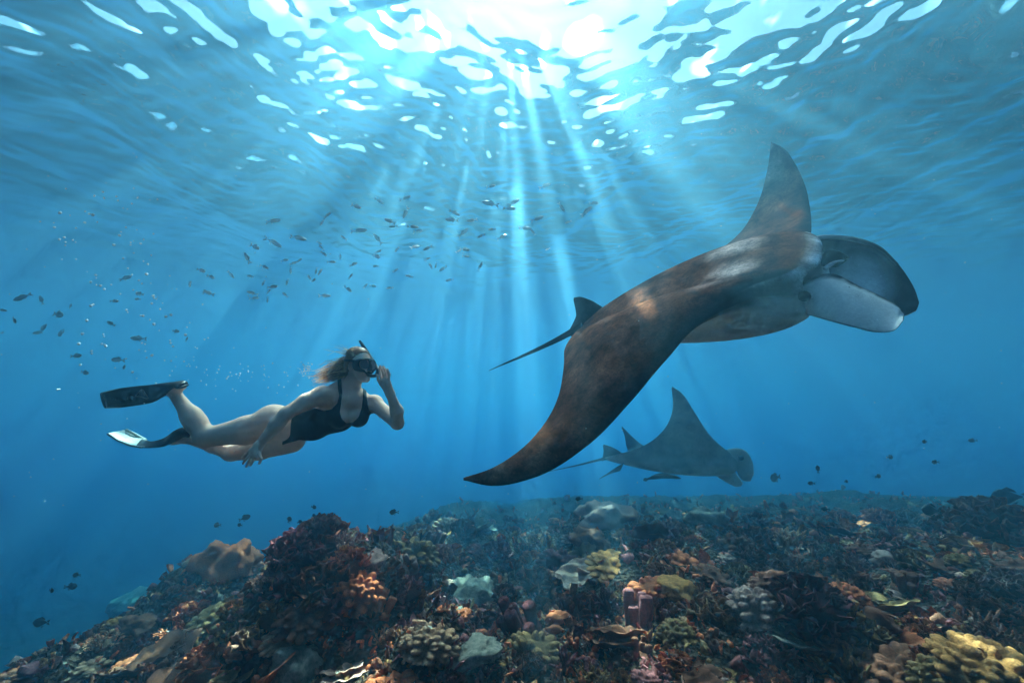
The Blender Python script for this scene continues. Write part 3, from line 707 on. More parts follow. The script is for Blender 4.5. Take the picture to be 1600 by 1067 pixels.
# open mouth: flat black patch as painted shade between the lobes, a pale fold in it, and the thick rim of the far lobe
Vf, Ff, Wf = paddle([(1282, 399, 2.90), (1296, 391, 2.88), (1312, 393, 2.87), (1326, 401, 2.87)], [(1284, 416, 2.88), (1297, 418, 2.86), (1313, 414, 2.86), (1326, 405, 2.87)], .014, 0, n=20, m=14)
o = part('mouth_shade_patch', Vf, Ff, m_manta, mr_); set_cols(o, 'Col', np.tile([.004, .005, .008, .2], (len(Vf), 1)))
fp = crom([0, .5, 1], [P(1288, 420, 2.82), P(1303, 411, 2.83), P(1319, 407, 2.84)], np.linspace(0, 1, 12))
Vt, Ft = tube(fp, np.array([.012, .014, .015, .015, .014, .013, .012, .011, .010, .009, .007, .004]), 8)
o = part('mouth_fold', Vt, Ft, m_manta, mr_); set_cols(o, 'Col', np.tile([.8, .74, .76, .2], (len(Vt), 1)))
rp_ = crom(np.linspace(0, 1, 5), [P(1272, 372, 3.08), P(1300, 370.5, 3.03), P(1338, 375, 3.02), P(1374, 388, 2.97), P(1403, 414, 2.91)], np.linspace(0, 1, 28))
Vt, Ft = tube(rp_, np.concatenate([np.full(16, .017), np.linspace(.017, .008, 12)]), 8)
o = part('lobe_rim', Vt, Ft, m_manta, mr_); k_ = np.concatenate([np.repeat(np.linspace(0, 1, 28), 8), [0, 1]])
set_cols(o, 'Col', np.hstack([np.array([.75, .70, .70])[None]*(1-sstep(.15, .75, k_))[:, None]+.02, np.full((len(k_), 1), .3)]))
ball('eye', P(1257, 463, 2.575), .034, m_eye, mr_)
# whip tail and small dorsal fin
tp = crom([0, .3, 1], [P(912, 508, 3.98), P(868, 532, 4.15), P(764, 579, 4.65)], np.linspace(0, 1, 24))
Vt, Ft = tube(tp, np.linspace(1, 0, 24)**1.1*.035+.004, 8)
o = part('tail', Vt, Ft, m_manta, mr_); set_cols(o, 'Col', np.tile([.02, .018, .018], (len(Vt), 1)))
Vf, Ff, Wf = paddle([(942, 480, 4.04), (925, 470, 4.05), (908, 464, 4.08), (897, 465, 4.10)], [(893, 526, 4.05), (888, 519, 4.06), (900, 496, 4.08), (896, 468, 4.10)], .022, 0)
o = part('dorsal_fin', Vf, Ff, m_manta, mr_); set_cols(o, 'Col', np.tile([.025, .022, .022], (len(Vf), 1)))
Vf, Ff, Wf = paddle([(925, 512, 3.95), (905, 520, 3.92), (890, 532, 3.9)], [(935, 525, 3.9), (915, 535, 3.88), (893, 537, 3.9)], .02, 0)
o = part('pelvic_fin', Vf, Ff, m_manta, mr_); set_cols(o, 'Col', np.tile([.03, .026, .025], (len(Vf), 1)))
tag(mr_, 'large brown and white manta ray banking in the foreground with one wing drooping low', 'manta ray', 'manta rays')
# --- second manta further off, seen from the side and below
ST2 = [
 (-1.00, (1051, 604, 9.43), (1049, 607, 9.44), .006, .006, 0, 0, 0),
 (-.92, (1065, 614, 9.48), (1051, 622, 9.52), .03, .02, 0, 0, 0),
 (-.76, (1084, 642, 9.64), (1049, 648, 9.73), .05, .03, 0, 0, 0),
 (-.57, (1107, 677, 9.87), (1034, 675, 10.03), .08, .05, 0, 0, 0),
 (-.40, (1128, 698, 10.03), (1008, 695, 10.26), .12, .10, 0, 0, 0),
 (-.26, (1143, 709, 10.12), (978, 706, 10.42), .16, .22, .03, 0, 0),
 (-.14, (1152, 718, 10.19), (950, 713, 10.53), .2, .39, .12, .02, 0),
 (0.0, (1154, 718, 10.35), (940, 716, 10.60), .22, .44, .15, .10, 0),
 (.14, (1152, 712, 10.53), (944, 713, 10.67), .2, .32, .10, .02, 0),
 (.26, (1140, 707, 10.65), (962, 709, 10.76), .15, .18, .02, 0, 0),
 (.50, (1062, 703, 10.98), (980, 705, 11.06), .08, .06, 0, 0, 0),
 (.75, (1008, 697, 11.27), (978, 694, 11.34), .05, .04, 0, 0, 0),
 (.90, (988, 682, 11.41), (975, 678, 11.45), .025, .02, 0, 0, 0),
 (1.0, (972, 666, 11.50), (971, 668, 11.50), .006, .006, 0, 0, 0),
]
V, F, A, _ = manta_disc(ST2, ns=110, nu=34)
mr2 = root('manta_ray', P(1050, 720, 10.460))
disc = part('body_disc', V, F, m_manta_far, mr2)
u, s, sd, ins = A.T; n1 = vnoise(V, 1.6, 21); n2 = vnoise(V, 5, 22)
c = np.tile(np.array([.045, .04, .04]), (len(u), 1)); c = blend(c, (.3, .28, .26), np.clip(n2-.3, 0, 1)*.5*(np.abs(s) < .4))
cv = blend(np.tile(np.array([.38, .36, .32]), (len(u), 1)), (.2, .19, .17), np.clip(n1, 0, 1)*.6)
cv = blend(cv, (.1, .1, .1), np.clip(sstep(.8, 1., np.abs(s)), 0, 1)*.6)
gil = np.clip(1-np.abs(((u-.22)*22) % 1-.5)*6, 0, 1)*(u > .2)*(u < .42)*sstep(.06, .09, np.abs(s))*(1-sstep(.16, .2, np.abs(s)))
cv = blend(cv, (.03, .03, .03), gil*.8)
cv = blend(cv, (.75, .73, .68), (1-sstep(.12, .3, np.abs(s)))*.55*np.clip(.8+n2, 0, 1))
c = np.where((sd > 0)[:, None], c, cv); c = blend(c, (.03, .035, .05), ins)
set_cols(disc, 'Col', np.clip(c, .004, .9))
def plain(o, n, col): set_cols(o, 'Col', np.tile(col, (n, 1)))
for up, lo, col in (
  ([(1136, 702, 10.14), (1152, 700, 10.07), (1167, 706, 9.98), (1176, 722, 9.91), (1178, 740, 9.89)],
   [(1146, 722, 10.17), (1150, 733, 10.10), (1155, 744, 10.03), (1162, 751, 9.96), (1172, 752, 9.91)], (.6, .57, .52)),
  ([(1122, 724, 10.46), (1136, 728, 10.41), (1147, 735, 10.35), (1156, 747, 10.29), (1161, 755, 10.26)],
   [(1112, 739, 10.46), (1126, 748, 10.41), (1138, 755, 10.35), (1148, 760, 10.29), (1157, 760, 10.26)], (.88, .86, .82))):
    Vp, Fp, Wp = paddle(up, lo, .06, .06, n=20, m=14); o = part('cephalic_lobe', Vp, Fp, m_manta_far, mr2); plain(o, len(Vp), col)
ball('eye', P(1158, 715, 9.980), .06, m_eye, mr2)
tp = crom([0, .4, 1], [P(945, 716, 10.580), P(905, 726, 10.810), P(845, 739, 11.150)], np.linspace(0, 1, 20))
Vt, Ft = tube(tp, np.linspace(1, 0, 20)**1.1*.03+.004, 8); o = part('tail', Vt, Ft, m_manta_far, mr2); plain(o, len(Vt), (.04, .035, .035))
Vp, Fp, Wp = paddle([(974, 709, 10.58), (960, 700, 10.58), (950, 696, 10.58), (943, 694, 10.60)], [(940, 720, 10.58), (942, 712, 10.58), (943, 704, 10.58), (942, 697, 10.60)], .04, 0, n=14, m=12)
o = part('dorsal_fin', Vp, Fp, m_manta_far, mr2); plain(o, len(Vp), (.05, .045, .045))
Vp, Fp, Wp = paddle([(975, 722, 10.41), (958, 733, 10.35), (937, 747, 10.29)], [(968, 736, 10.38), (954, 740, 10.33), (936, 748.5, 10.29)], .03, 0, n=12, m=10)
o = part('pelvic_fin', Vp, Fp, m_manta_far, mr2); plain(o, len(Vp), (.05, .045, .045))
tag(mr2, 'smaller hazy grey manta ray seen from the side beyond the large brown one', 'manta ray', 'manta rays')
# remora clinging under the far manta
Vr = []; nn = 18
sp = crom([0, .5, 1], [P(1005, 750, 10.060), P(1035, 743, 10.000), P(1064, 747, 9.950)], np.linspace(0, 1, nn))
rr = np.array([.012, .05, .022, .03, .045, .055, .062, .066, .068, .068, .066, .062, .056, .05, .044, .036, .026, .01])
Vr, Fr = tube(sp, rr, 10); Vr = np.asarray(Vr)
rem = mesh_obj('remora', Vr, Fr, m_manta_far); plain(rem, len(Vr), (.03, .03, .035))
tag(rem, 'slim dark remora fish clinging beneath the far manta ray', 'fish')
# ------------------------------------------------------------------ swimmer
class Field:
    def __init__(self, lo, hi, h):
        self.lo = np.asarray(lo, float); self.h = h
        self.n = np.ceil((np.asarray(hi)-self.lo)/h).astype(int)+1
        self.d = np.full(self.n, .5, np.float32)
    def sub(self, lo, hi):
        a = np.clip(np.floor((lo-self.lo)/self.h).astype(int), 0, self.n-1); b = np.clip(np.ceil((hi-self.lo)/self.h).astype(int)+1, 1, self.n)
        sl = tuple(slice(i, j) for i, j in zip(a, b))
        g = [(self.lo[k]+self.h*np.arange(a[k], b[k])).astype(np.float32) for k in range(3)]
        return sl, g
    def add(self, f, lo, hi, k):
        sl, g = self.sub(lo-.05-k, hi+.05+k)
        X = np.stack(np.broadcast_arrays(g[0][:, None, None], g[1][None, :, None], g[2][None, None, :]), -1)
        e = f(X); d = self.d[sl]
        if k > 0:
            hh = np.maximum(k-np.abs(d-e), 0)/k; self.d[sl] = np.minimum(d, e)-hh*hh*k*.25
        else: self.d[sl] = np.minimum(d, e)
    def cone(self, a, b, ra, rb, k=.03):
        a = np.asarray(a, np.float32); b = np.asarray(b, np.float32); ab = b-a; L2 = float(ab@ab)
        def f(X):
            t = np.clip(((X-a)@ab)/L2, 0, 1)
            t = t
            return np.linalg.norm(X-a-t[..., None]*ab, axis=-1)-(ra+(rb-ra)*t)
        r = max(ra, rb); self.add(f, np.minimum(a, b)-r, np.maximum(a, b)+r, k)
    def ell(self, c, r, ax, lat, k=.05):
        c = np.asarray(c, np.float32); e1 = unit(np.asarray(ax, float)); e2 = np.asarray(lat, float); e2 = unit(e2-e1*(e2@e1)); e3 = np.cross(e1, e2)
        M = np.stack([e1, e2, e3]).astype(np.float32); r = np.asarray(r, np.float32)
        def f(X):
            q = (X-c)@M.T
            k0 = np.linalg.norm(q/r, axis=-1); k1 = np.linalg.norm(q/(r*r), axis=-1)
            return k0*(k0-1)/np.maximum(k1, 1e-6)
        R_ = float(r.max()); self.add(f, c-R_, c+R_, k)

def surface_nets(D, lo, h):
    nx, ny, nz = D.shape; S = D < 0
    cs = [(i, j, k) for i in (0, 1) for j in (0, 1) for k in (0, 1)]
    cnt = np.zeros((nx-1, ny-1, nz-1), np.int8)
    for i, j, k in cs: cnt += S[i:nx-1+i, j:ny-1+j, k:nz-1+k]
    act = (cnt > 0) & (cnt < 8); idx = np.argwhere(act)
    ids = np.full(act.shape, -1, np.int32); ids[act] = np.arange(len(idx))
    val = {c: D[idx[:, 0]+c[0], idx[:, 1]+c[1], idx[:, 2]+c[2]] for c in cs}
    acc = np.zeros((len(idx), 3)); w = np.zeros(len(idx))
    for a in cs:
        for ax in range(3):
            if a[ax] == 0:
                b = list(a); b[ax] = 1; b = tuple(b)
                va, vb = val[a], val[b]; m = (va < 0) != (vb < 0)
                t = np.where(m, va/np.where(m, va-vb, 1), 0)
                p = np.tile(np.array(a, float), (len(idx), 1)); p[:, ax] = t
                acc += p*m[:, None]; w += m
    V = lo+h*(idx+acc/np.maximum(w, 1)[:, None])
    Fs = []
    for ax in range(3):
        o1, o2 = [(1, 2), (2, 0), (0, 1)][ax]
        sa = [slice(1, -1)]*3; sb = [slice(1, -1)]*3
        sa[ax] = slice(0, -1); sb[ax] = slice(1, None)
        A_, B_ = S[tuple(sa)], S[tuple(sb)]
        e = np.argwhere(A_ != B_); fl = A_[tuple(e.T)]
        e = e.copy(); off = np.array([1, 1, 1]); off[ax] = 0; e = e+off
        d1 = np.zeros(3, int); d1[o1] = 1; d2 = np.zeros(3, int); d2[o2] = 1
        q = [ids[tuple((e-x).T)] for x in (d1+d2, d2, 0*d1, d1)]
        q = np.stack(q, -1); q[~fl] = q[~fl][:, ::-1]
        Fs.append(q)
    F = np.vstack(Fs); F = F[(F >= 0).all(1)]
    return V, F

def relax(V, F, it=2, lam=.5):
    e = np.vstack([F[:, [i, (i+1) % 4]] for i in range(4)]); n = len(V)
    for _ in range(it):
        s_ = np.zeros_like(V); c_ = np.zeros(n)
        np.add.at(s_, e[:, 0], V[e[:, 1]]); np.add.at(c_, e[:, 0], 1); np.add.at(s_, e[:, 1], V[e[:, 0]]); np.add.at(c_, e[:, 1], 1)
        V = V+lam*(s_/np.maximum(c_, 1)[:, None]-V)
    return V

HB = .0048
Blo, Bhi = P(255, 735, 3.1), P(650, 535, 3.1); Blo = np.array([Blo[0]-.1, 2.35, Blo[2]-.05]); Bhi = np.array([Bhi[0]+.02, 3.75, Bhi[2]+.1])
body = Field(Blo, Bhi, HB); torso = Field(Blo, Bhi, HB)
spine = [P(438, 668, 3.10), P(488, 662, 3.06), P(530, 645, 3.03), P(547, 612, 3.03)]
latp = P(428, 640, 3.00)-P(448, 696, 3.17)      # pelvis: towards her right (near, upper) hip
lats = P(503, 614, 2.93)-P(588, 630, 3.02)      # shoulder line
latw = unit(latp)+.5*unit(lats)
def T(fn, *a, **k):
    getattr(body, fn)(*a, **k); getattr(torso, fn)(*a, **k)
T('ell', spine[0]+0, (.135, .158, .112), spine[1]-spine[0], latp, k=.04)
T('ell', P(486, 664, 3.06), (.15, .122, .092), spine[2]-spine[0], latw, k=.09)
T('ell', P(524, 646, 3.03), (.135, .145, .105), P(545, 606, 3.03)-P(505, 665, 3.05), latw*.4+unit(lats), k=.09)
T('ell', P(545, 622, 3.03), (.10, .15, .085), P(549, 604, 3.03)-P(540, 640, 3.03), lats, k=.07)
chest_n = unit(np.array([.45, -.75, -.45]))
for q in ((532, 652, 2.95), (561, 652, 2.985)):                  # bust
    T('ell', P(*q), (.068, .062, .058), P(550, 640, 3)-P(535, 670, 3), lats, k=.045)
T('cone', P(505, 617, 2.95), P(584, 631, 3.02), .052, .05, k=.06)   # clavicle line
T('cone', P(520, 612, 3.02), P(552, 592, 3.02), .045, .05, k=.05)
T('ell', P(425, 655, 3.08), (.11, .10, .10), latp, spine[1]-spine[0], k=.06)   # near buttock
T('ell', P(436, 682, 3.17), (.10, .10, .10), latp, spine[1]-spine[0], k=.06)
# near leg
hipN, kneN, ankN = P(434, 661, 3.04), P(322, 683, 2.98), P(270, 611, 3.02)
body.cone(hipN, P(385, 672, 3.0), .118, .100, k=.05); body.cone(P(385, 672, 3.0), kneN, .100, .066, k=.03)
body.ell(kneN, (.07, .06, .062), kneN-hipN, ankN-kneN, k=.03)
body.cone(kneN, P(300, 651, 2.995), .058, .060, k=.05); body.cone(P(306, 660, 2.99), ankN, .060, .037, k=.06)
body.cone(ankN, P(283, 603, 3.02), .04, .034, k=.02)                # heel
body.cone(P(272, 608, 3.02), P(240, 612, 3.02), .040, .035, k=.02)
# far leg
hipF, kneF, ankF = P(455, 686, 3.18), P(362, 707, 3.22), P(292, 684, 3.30)
body.cone(hipF, P(405, 699, 3.2), .105, .092, k=.05); body.cone(P(405, 699, 3.2), kneF, .092, .062, k=.03)
body.cone(kneF, P(335, 694, 3.25), .060, .064, k=.03); body.cone(P(335, 694, 3.25), ankF, .062, .040, k=.03)
body.cone(ankF, P(291, 676, 3.3), .042, .036, k=.02); body.cone(ankF, P(262, 690, 3.3), .040, .034, k=.02)
# her right arm (near): down across the hip
shR, elR, wrR = P(503, 618, 2.90), P(447, 646, 2.74), P(405, 695, 2.70)
T('ell', shR, (.062, .06, .06), elR-shR, lats, k=.05)
body.cone(shR, P(478, 628, 2.83), .060, .056, k=.04); body.cone(P(478, 628, 2.83), elR, .055, .042, k=.02)
body.cone(elR, P(432, 664, 2.72), .042, .045, k=.02); body.cone(P(432, 664, 2.72), wrR, .044, .027, k=.02)
# her left arm: elbow out, hand raised beside the mask
shL, elL, wrL = P(585, 630, 3.00), P(621, 661, 2.84), P(610, 616, 2.74)
T('ell', shL, (.055, .055, .055), elL-shL, lats, k=.04)
body.cone(shL, elL, .054, .042, k=.03); body.cone(elL, P(620, 642, 2.79), .042, .043, k=.02); body.cone(P(620, 642, 2.79), wrL, .042, .026, k=.02)
def hand(w0, palm, fingers, thumb, rp=.026):
    for q in palm: body.cone(w0, q, .026, rp*.75, k=.015)
    for ch in fingers+[thumb]:
        for i in range(len(ch)-1):
            body.cone(ch[i], ch[i+1], .0105-.001*i, .0095-.001*i, k=.006)
hand(wrR, [P(392, 705, 2.70), P(396, 711, 2.68), P(402, 713, 2.67)],
     [[P(392, 704, 2.70), P(384, 710, 2.70), P(378, 716, 2.71)], [P(393, 708, 2.69), P(385, 717, 2.69), P(380, 724, 2.70)],
      [P(396, 711, 2.68), P(389, 721, 2.68), P(385, 729, 2.69)], [P(399, 713, 2.67), P(394, 721, 2.66), P(391, 727, 2.66)]],
     [P(405, 708, 2.66), P(408, 717, 2.64), P(405, 724, 2.64)])
hand(wrL, [P(596, 597, 2.73), P(601, 595, 2.72), P(606, 597, 2.70)],
     [[P(597, 594, 2.74), P(594, 583, 2.74), P(593, 575, 2.73)], [P(601, 593, 2.72), P(598, 579, 2.72), P(594, 572, 2.70)],
      [P(604, 594, 2.71), P(603, 581, 2.70), P(599, 573, 2.68)], [P(607, 596, 2.70), P(608, 585, 2.68), P(605, 577, 2.66)]],
     [P(596, 602, 2.72), P(591, 594, 2.70), P(590, 586, 2.70)])
# neck and head
hc = P(562, 569, 3.0)
fdir = unit(np.array([.80, -.58, -.06])); hup = unit(np.array([-.12, .05, .99])); hlat = unit(np.cross(hup, fdir))
T('cone', P(548, 606, 3.03), P(556, 588, 3.02), .052, .050, k=.04)
body.ell(hc-fdir*.012+hup*.018, (.098, .076, .095), fdir, hlat, k=.02)
body.ell(hc+fdir*.045-hup*.05, (.062, .058, .075), fdir, hlat, k=.03)
body.cone(hc+fdir*.055-hup*.10, hc+fdir*.075-hup*.108, .030, .024, k=.03)   # chin
body.cone(hc+fdir*.088-hup*.0, hc+fdir*.112-hup*.035, .012, .015, k=.012)   # nose
body.cone(hc+fdir*.094-hup*.070+hlat*.018, hc+fdir*.094-hup*.070-hlat*.018, .010, .010, k=.008)  # lips
for sg in (-1, 1): body.ell(hc-fdir*.005-hup*.02+hlat*.074*sg, (.026, .010, .032), fdir-.3*hup, hlat, k=.006)   # ears
Vb, Fb = surface_nets(body.d, body.lo, HB); Vb = relax(Vb, Fb, 2)
m_skin = skin_mat('skin', rough=.48, mottle=.07, scale=20, bump=.06, spec=.04)
pr_ = root('person', P(470, 660, 3.05))
bodyo = part('body', Vb, Fb, m_skin, pr_)
n1 = vnoise(Vb, 6, 31); cs_ = np.array([.93, .56, .42])[None]*(1+.06*n1[:, None])
dl = np.linalg.norm(Vb-(hc+fdir*.100-hup*.07), axis=1); cs_ = blend(cs_, (.42, .19, .16), np.clip(1-dl/.022, 0, 1))
set_cols(bodyo, 'Col', cs_)

def poly_sdf(px, py, poly):
    poly = np.asarray(poly, float); d = np.full(px.shape, 1e9); ins_ = np.zeros(px.shape, bool)
    for i in range(len(poly)):
        a, b = poly[i], poly[(i+1) % len(poly)]; e = b-a
        t = np.clip(((px-a[0])*e[0]+(py-a[1])*e[1])/(e@e), 0, 1)
        d = np.minimum(d, np.hypot(px-a[0]-t*e[0], py-a[1]-t*e[1]))
        c_ = ((a[1] > py) != (b[1] > py)) & (px < (b[0]-a[0])*(py-a[1])/((b[1]-a[1]) if b[1] != a[1] else 1e-9)+a[0])
        ins_ ^= c_
    return np.where(ins_, -d, d)
def to_px(X):
    dz = X[..., 1]*_cp+X[..., 2]*_sp; yc = -X[..., 1]*_sp+X[..., 2]*_cp
    return CX+X[..., 0]/dz*FPX, CY-yc/dz*FPX, dz
suit_poly = [(527, 590), (528, 606), (530, 618), (527, 630), (518, 639), (506, 642), (492, 637), (482, 630), (462, 630), (445, 640), (438, 655), (441, 670), (441, 682), (441, 690), (440, 698), (446, 708),
             (455, 712), (520, 700), (580, 675), (590, 650), (583, 641), (576, 632), (573, 620), (572, 600), (567, 600), (567, 622), (565, 638), (560, 652), (551, 660), (541, 661), (534, 654), (531, 644), (533, 630), (535, 615), (533, 590)]
sl, g = torso.sub(np.array([-2.0, 2.5, -.55]), np.array([-.85, 3.6, .45]))
X = np.stack(np.meshgrid(*g, indexing='ij'), -1)
a_, b_, dz_ = to_px(X)
tq = torso.d[sl]; sel = tq < .03; reg = np.full(tq.shape, .5, np.float32)
reg[sel] = poly_sdf(a_[sel], b_[sel], suit_poly)*dz_[sel]/FPX
sd_ = np.maximum(tq-.006, reg).astype(np.float32)
Vs, Fs = surface_nets(sd_, np.array([q[0] for q in g]), HB); Vs = relax(Vs, Fs, 2, .4)
m_suit, N, Lk = mat('swimsuit_fabric'); _o = N.new('ShaderNodeOutputMaterial'); _b = N.new('ShaderNodeBsdfPrincipled'); _n = N.new('ShaderNodeTexNoise')
_n.inputs['Scale'].default_value = 14; _n.inputs['Detail'].default_value = 4; _g = N.new('ShaderNodeNewGeometry'); Lk.new(_g.outputs['Position'], _n.inputs['Vector'])
_bp = N.new('ShaderNodeBump'); _bp.inputs['Strength'].default_value = .5; _bp.inputs['Distance'].default_value = .012; Lk.new(_n.outputs[0], _bp.inputs['Height']); Lk.new(_bp.outputs[0], _b.inputs['Normal'])
_b.inputs[0].default_value = (.008, .010, .016, 1); _b.inputs['Roughness'].default_value = .55; _b.inputs['Specular IOR Level'].default_value = .05; Lk.new(_b.outputs[0], _o.inputs[0])
suit = part('swimsuit', Vs, Fs, m_suit, pr_)
suit['label'] = 'black one-piece swimsuit with thin straps'

def simple_mat(name, col, rough=.5, spec=.5, noise_amt=.0, nscale=30):
    m, N, Lk = mat(name); o = N.new('ShaderNodeOutputMaterial'); b = N.new('ShaderNodeBsdfPrincipled')
    b.inputs[0].default_value = (*col, 1); b.inputs['Roughness'].default_value = rough; b.inputs['Specular IOR Level'].default_value = spec*.35
    if noise_amt:
        n = N.new('ShaderNodeTexNoise'); n.inputs['Scale'].default_value = nscale; n.inputs['Detail'].default_value = 4
        g = N.new('ShaderNodeNewGeometry'); Lk.new(g.outputs['Position'], n.inputs['Vector'])
        mr = N.new('ShaderNodeMapRange'); mr.inputs['From Min'].default_value = .3; mr.inputs['From Max'].default_value = .7; mr.inputs['To Min'].default_value = 1-noise_amt; mr.inputs['To Max'].default_value = 1+noise_amt
        Lk.new(n.outputs[0], mr.inputs[0])
        mx = N.new('ShaderNodeMix'); mx.data_type = 'RGBA'; mx.blend_type = 'MULTIPLY'; mx.inputs[0].default_value = 1; mx.inputs[6].default_value = (*col, 1)
        Lk.new(mr.outputs[0], mx.inputs[7]); Lk.new(mx.outputs[2], b.inputs[0])
    Lk.new(b.outputs[0], o.inputs[0]); return m
m_rubber = simple_mat('black_rubber', (.012, .013, .016), .42, .5, .2)
m_lens = simple_mat('mask_lens', (.16, .15, .17), .06, .8)
m_pale = simple_mat('pale_fin_blade', (.24, .28, .27), .4, .4, .1, 12)
m_mark = simple_mat('fin_print', (.34, .31, .26), .6)
m_hair = simple_mat('hair', (.30, .11, .04), .42, .6, .35, 60)
m_hair_b = simple_mat('hair_bleached', (.80, .44, .18), .42, .6, .3, 60)

# diving mask: curved skirt + frame with two lenses, strap round the head
def onface(f_, u_, l_): return hc+fdir*f_+hup*u_+hlat*l_
def ring(n, wl, wu, cu, f0, curve, pw=2.6):
    q = np.linspace(0, 2*np.pi, n, endpoint=False); cq, sq = np.cos(q), np.sin(q)
    l_ = wl*np.sign(cq)*np.abs(cq)**(2/pw); u_ = cu+wu*np.sign(sq)*np.abs(sq)**(2/pw)
    u_ = u_-.014*(np.abs(l_) < .03)*(sq < 0)
    return np.array([onface(f0-curve*(a/.08)**2, b, a) for a, b in zip(l_, u_)])
rings = [ring(40, .074, .054, -.012, .060, .045), ring(40, .079, .056, -.010, .085, .040), ring(40, .080, .052, -.008, .112, .030), ring(40, .073, .045, -.006, .122, .028), ring(40, .068, .041, -.006, .118, .028), ring(40, .060, .034, -.006, .085, .030)]
mk = part('diving_mask', np.vstack(rings), grid_faces(len(rings), 40, True), m_rubber, pr_)
def lens(l0, w_, h_):
    V = [onface(.1165-.028*(l0/.08)**2, -.004, l0)]; q = np.linspace(0, 2*np.pi, 24, endpoint=False)
    for a in q:
        l_ = l0+w_*np.sign(np.cos(a))*abs(np.cos(a))**.75; u_ = -.004+h_*np.sign(np.sin(a))*abs(np.sin(a))**.75
        V.append(onface(.1185-.028*(l_/.08)**2, u_, l_))
    V = np.array(V)-np.array(pr_.location)
    o = mesh_obj('lens', V, [(0, 1+i, 1+(i+1) % 24) for i in range(24)], m_lens, mk); return o
lens(-.037, .027, .033); lens(.037, .027, .033)
Vn, Fn = tube([onface(.119, .036, 0), onface(.122, .01, 0), onface(.127, -.02, 0), onface(.118, -.048, 0)], [.008, .008, .016, .02], 10)
o = mesh_obj('nose_pocket', Vn-np.array(pr_.location), Fn, m_rubber, mk)
q = np.linspace(-2.5, 2.5, 30)
sp = np.array([onface(-.012+.108*math.cos(a), .022-.006*math.cos(a), .088*math.sin(a)) for a in np.linspace(.95, 2*np.pi-.95, 40)])
Vn, Fn = tube(sp, .009, 8); o = mesh_obj('strap', Vn-np.array(pr_.location), Fn, m_rubber, mk)
mk['label'] = 'black diving mask with two lenses'
# snorkel: mouthpiece, bend beside the mask, barrel up the far side of the head
sn = [onface(.105, -.072, 0), onface(.128, -.086, .012), onface(.146, -.076, .034), onface(.136, -.034, .055), onface(.050, .0, .100), onface(-.025, .070, .108), onface(-.072, .140, .090), onface(-.100, .188, .075)]
sn = crom(np.linspace(0, 1, len(sn)), np.array(sn), np.linspace(0, 1, 50))
Vn, Fn = tube(sn, np.concatenate([np.linspace(.013, .0115, 44), np.linspace(.012, .009, 6)]), 12)
so = part('snorkel', Vn, Fn, m_rubber, pr_)
Vn, Fn = tube([onface(.088, -.071, 0), onface(.100, -.071, 0), onface(.112, -.072, 0), onface(.120, -.074, 0)], [.017, .021, .019, .014], 12)
o = mesh_obj('mouthpiece', Vn-np.array(pr_.location), Fn, m_rubber, so)

# hair: cap + streaming locks
r2 = np.random.default_rng(5)
cap = Field(hc-.22, hc+.22, .005)
cap.ell(hc-fdir*.022+hup*.022, (.106, .087, .108), fdir, hlat, k=0)
cap.ell(hc-fdir*.085-hup*.03, (.06, .062, .065), fdir, hlat, k=.04)
slc, gc = cap.sub(hc-.21, hc+.21); Xc = np.stack(np.meshgrid(*gc, indexing='ij'), -1)-hc
ff, uu_, ll_ = Xc@fdir, Xc@hup, Xc@hlat
cut = np.maximum((ff-.052)-(uu_-.062)*.9, (-uu_-.005)+(ff+.02)*1.0)
cdv = np.maximum(cap.d[slc], -(-cut)).astype(np.float32)
Vc, Fc = surface_nets(cdv, np.array([q[0] for q in gc]), .005); Vc = relax(Vc, Fc, 2)
hair = part('hair', Vc, Fc, m_hair, pr_)
Vh, Fh, Vh2, Fh2 = [], [], [], []
def lock(p0, dirv, L, rr, light):
    n = 12; p = np.array(p0, float); d = unit(np.asarray(dirv, float)); pts = [p.copy()]
    w1, w2, ph = r2.normal(0, .28), r2.normal(0, .28), r2.uniform(0, 6)
    for i in range(n-1):
        t = i/(n-1); dd = d+hup*(w1*math.sin(3*t*2+ph)+.12*t)+hlat*w2*math.cos(2.4*t*2+ph)
        p = p+unit(dd)*L/(n-1); pts.append(p.copy())
    V, F = tube(np.array(pts), rr*np.linspace(1, .12, n), 4, cap=False)
    tv, tf = (Vh2, Fh2) if light else (Vh, Fh)
    b = sum(len(x) for x in tv); tv.append(V); tf.append(np.array(F)+b)
tgt = P(494, 594, 3.02)
for i in range(34):    # loose wisps lifting off the crown
    a = r2.uniform(.05, .1); l_ = r2.uniform(-.05, .05)
    lock(onface(-.06, a, l_), unit(P(515, 545, 3.02)-onface(-.06, a, l_))+r2.normal(0, .2, 3), r2.uniform(.06, .2), r2.uniform(.001, .0022), r2.random() < .7)
for i in range(560):
    a = r2.uniform(-.085, .06); l_ = r2.uniform(-.07, .07)
    p0 = onface(-.06-.04*math.cos(a*10)+r2.uniform(-.01, .03), a, l_)
    up_bias = .55*max(0, a-.02)/.08
    dirv = unit(tgt-p0)+hup*(up_bias*.6+r2.normal(0, .13))+hlat*r2.normal(0, .16)+np.array([-.15, 0, 0])
    if a < 0: dirv = dirv-hup*.10
    lock(p0, dirv, r2.uniform(.10, .31)*(1 if a < .03 else .75), r2.uniform(.0012, .0036), r2.random() < .45)
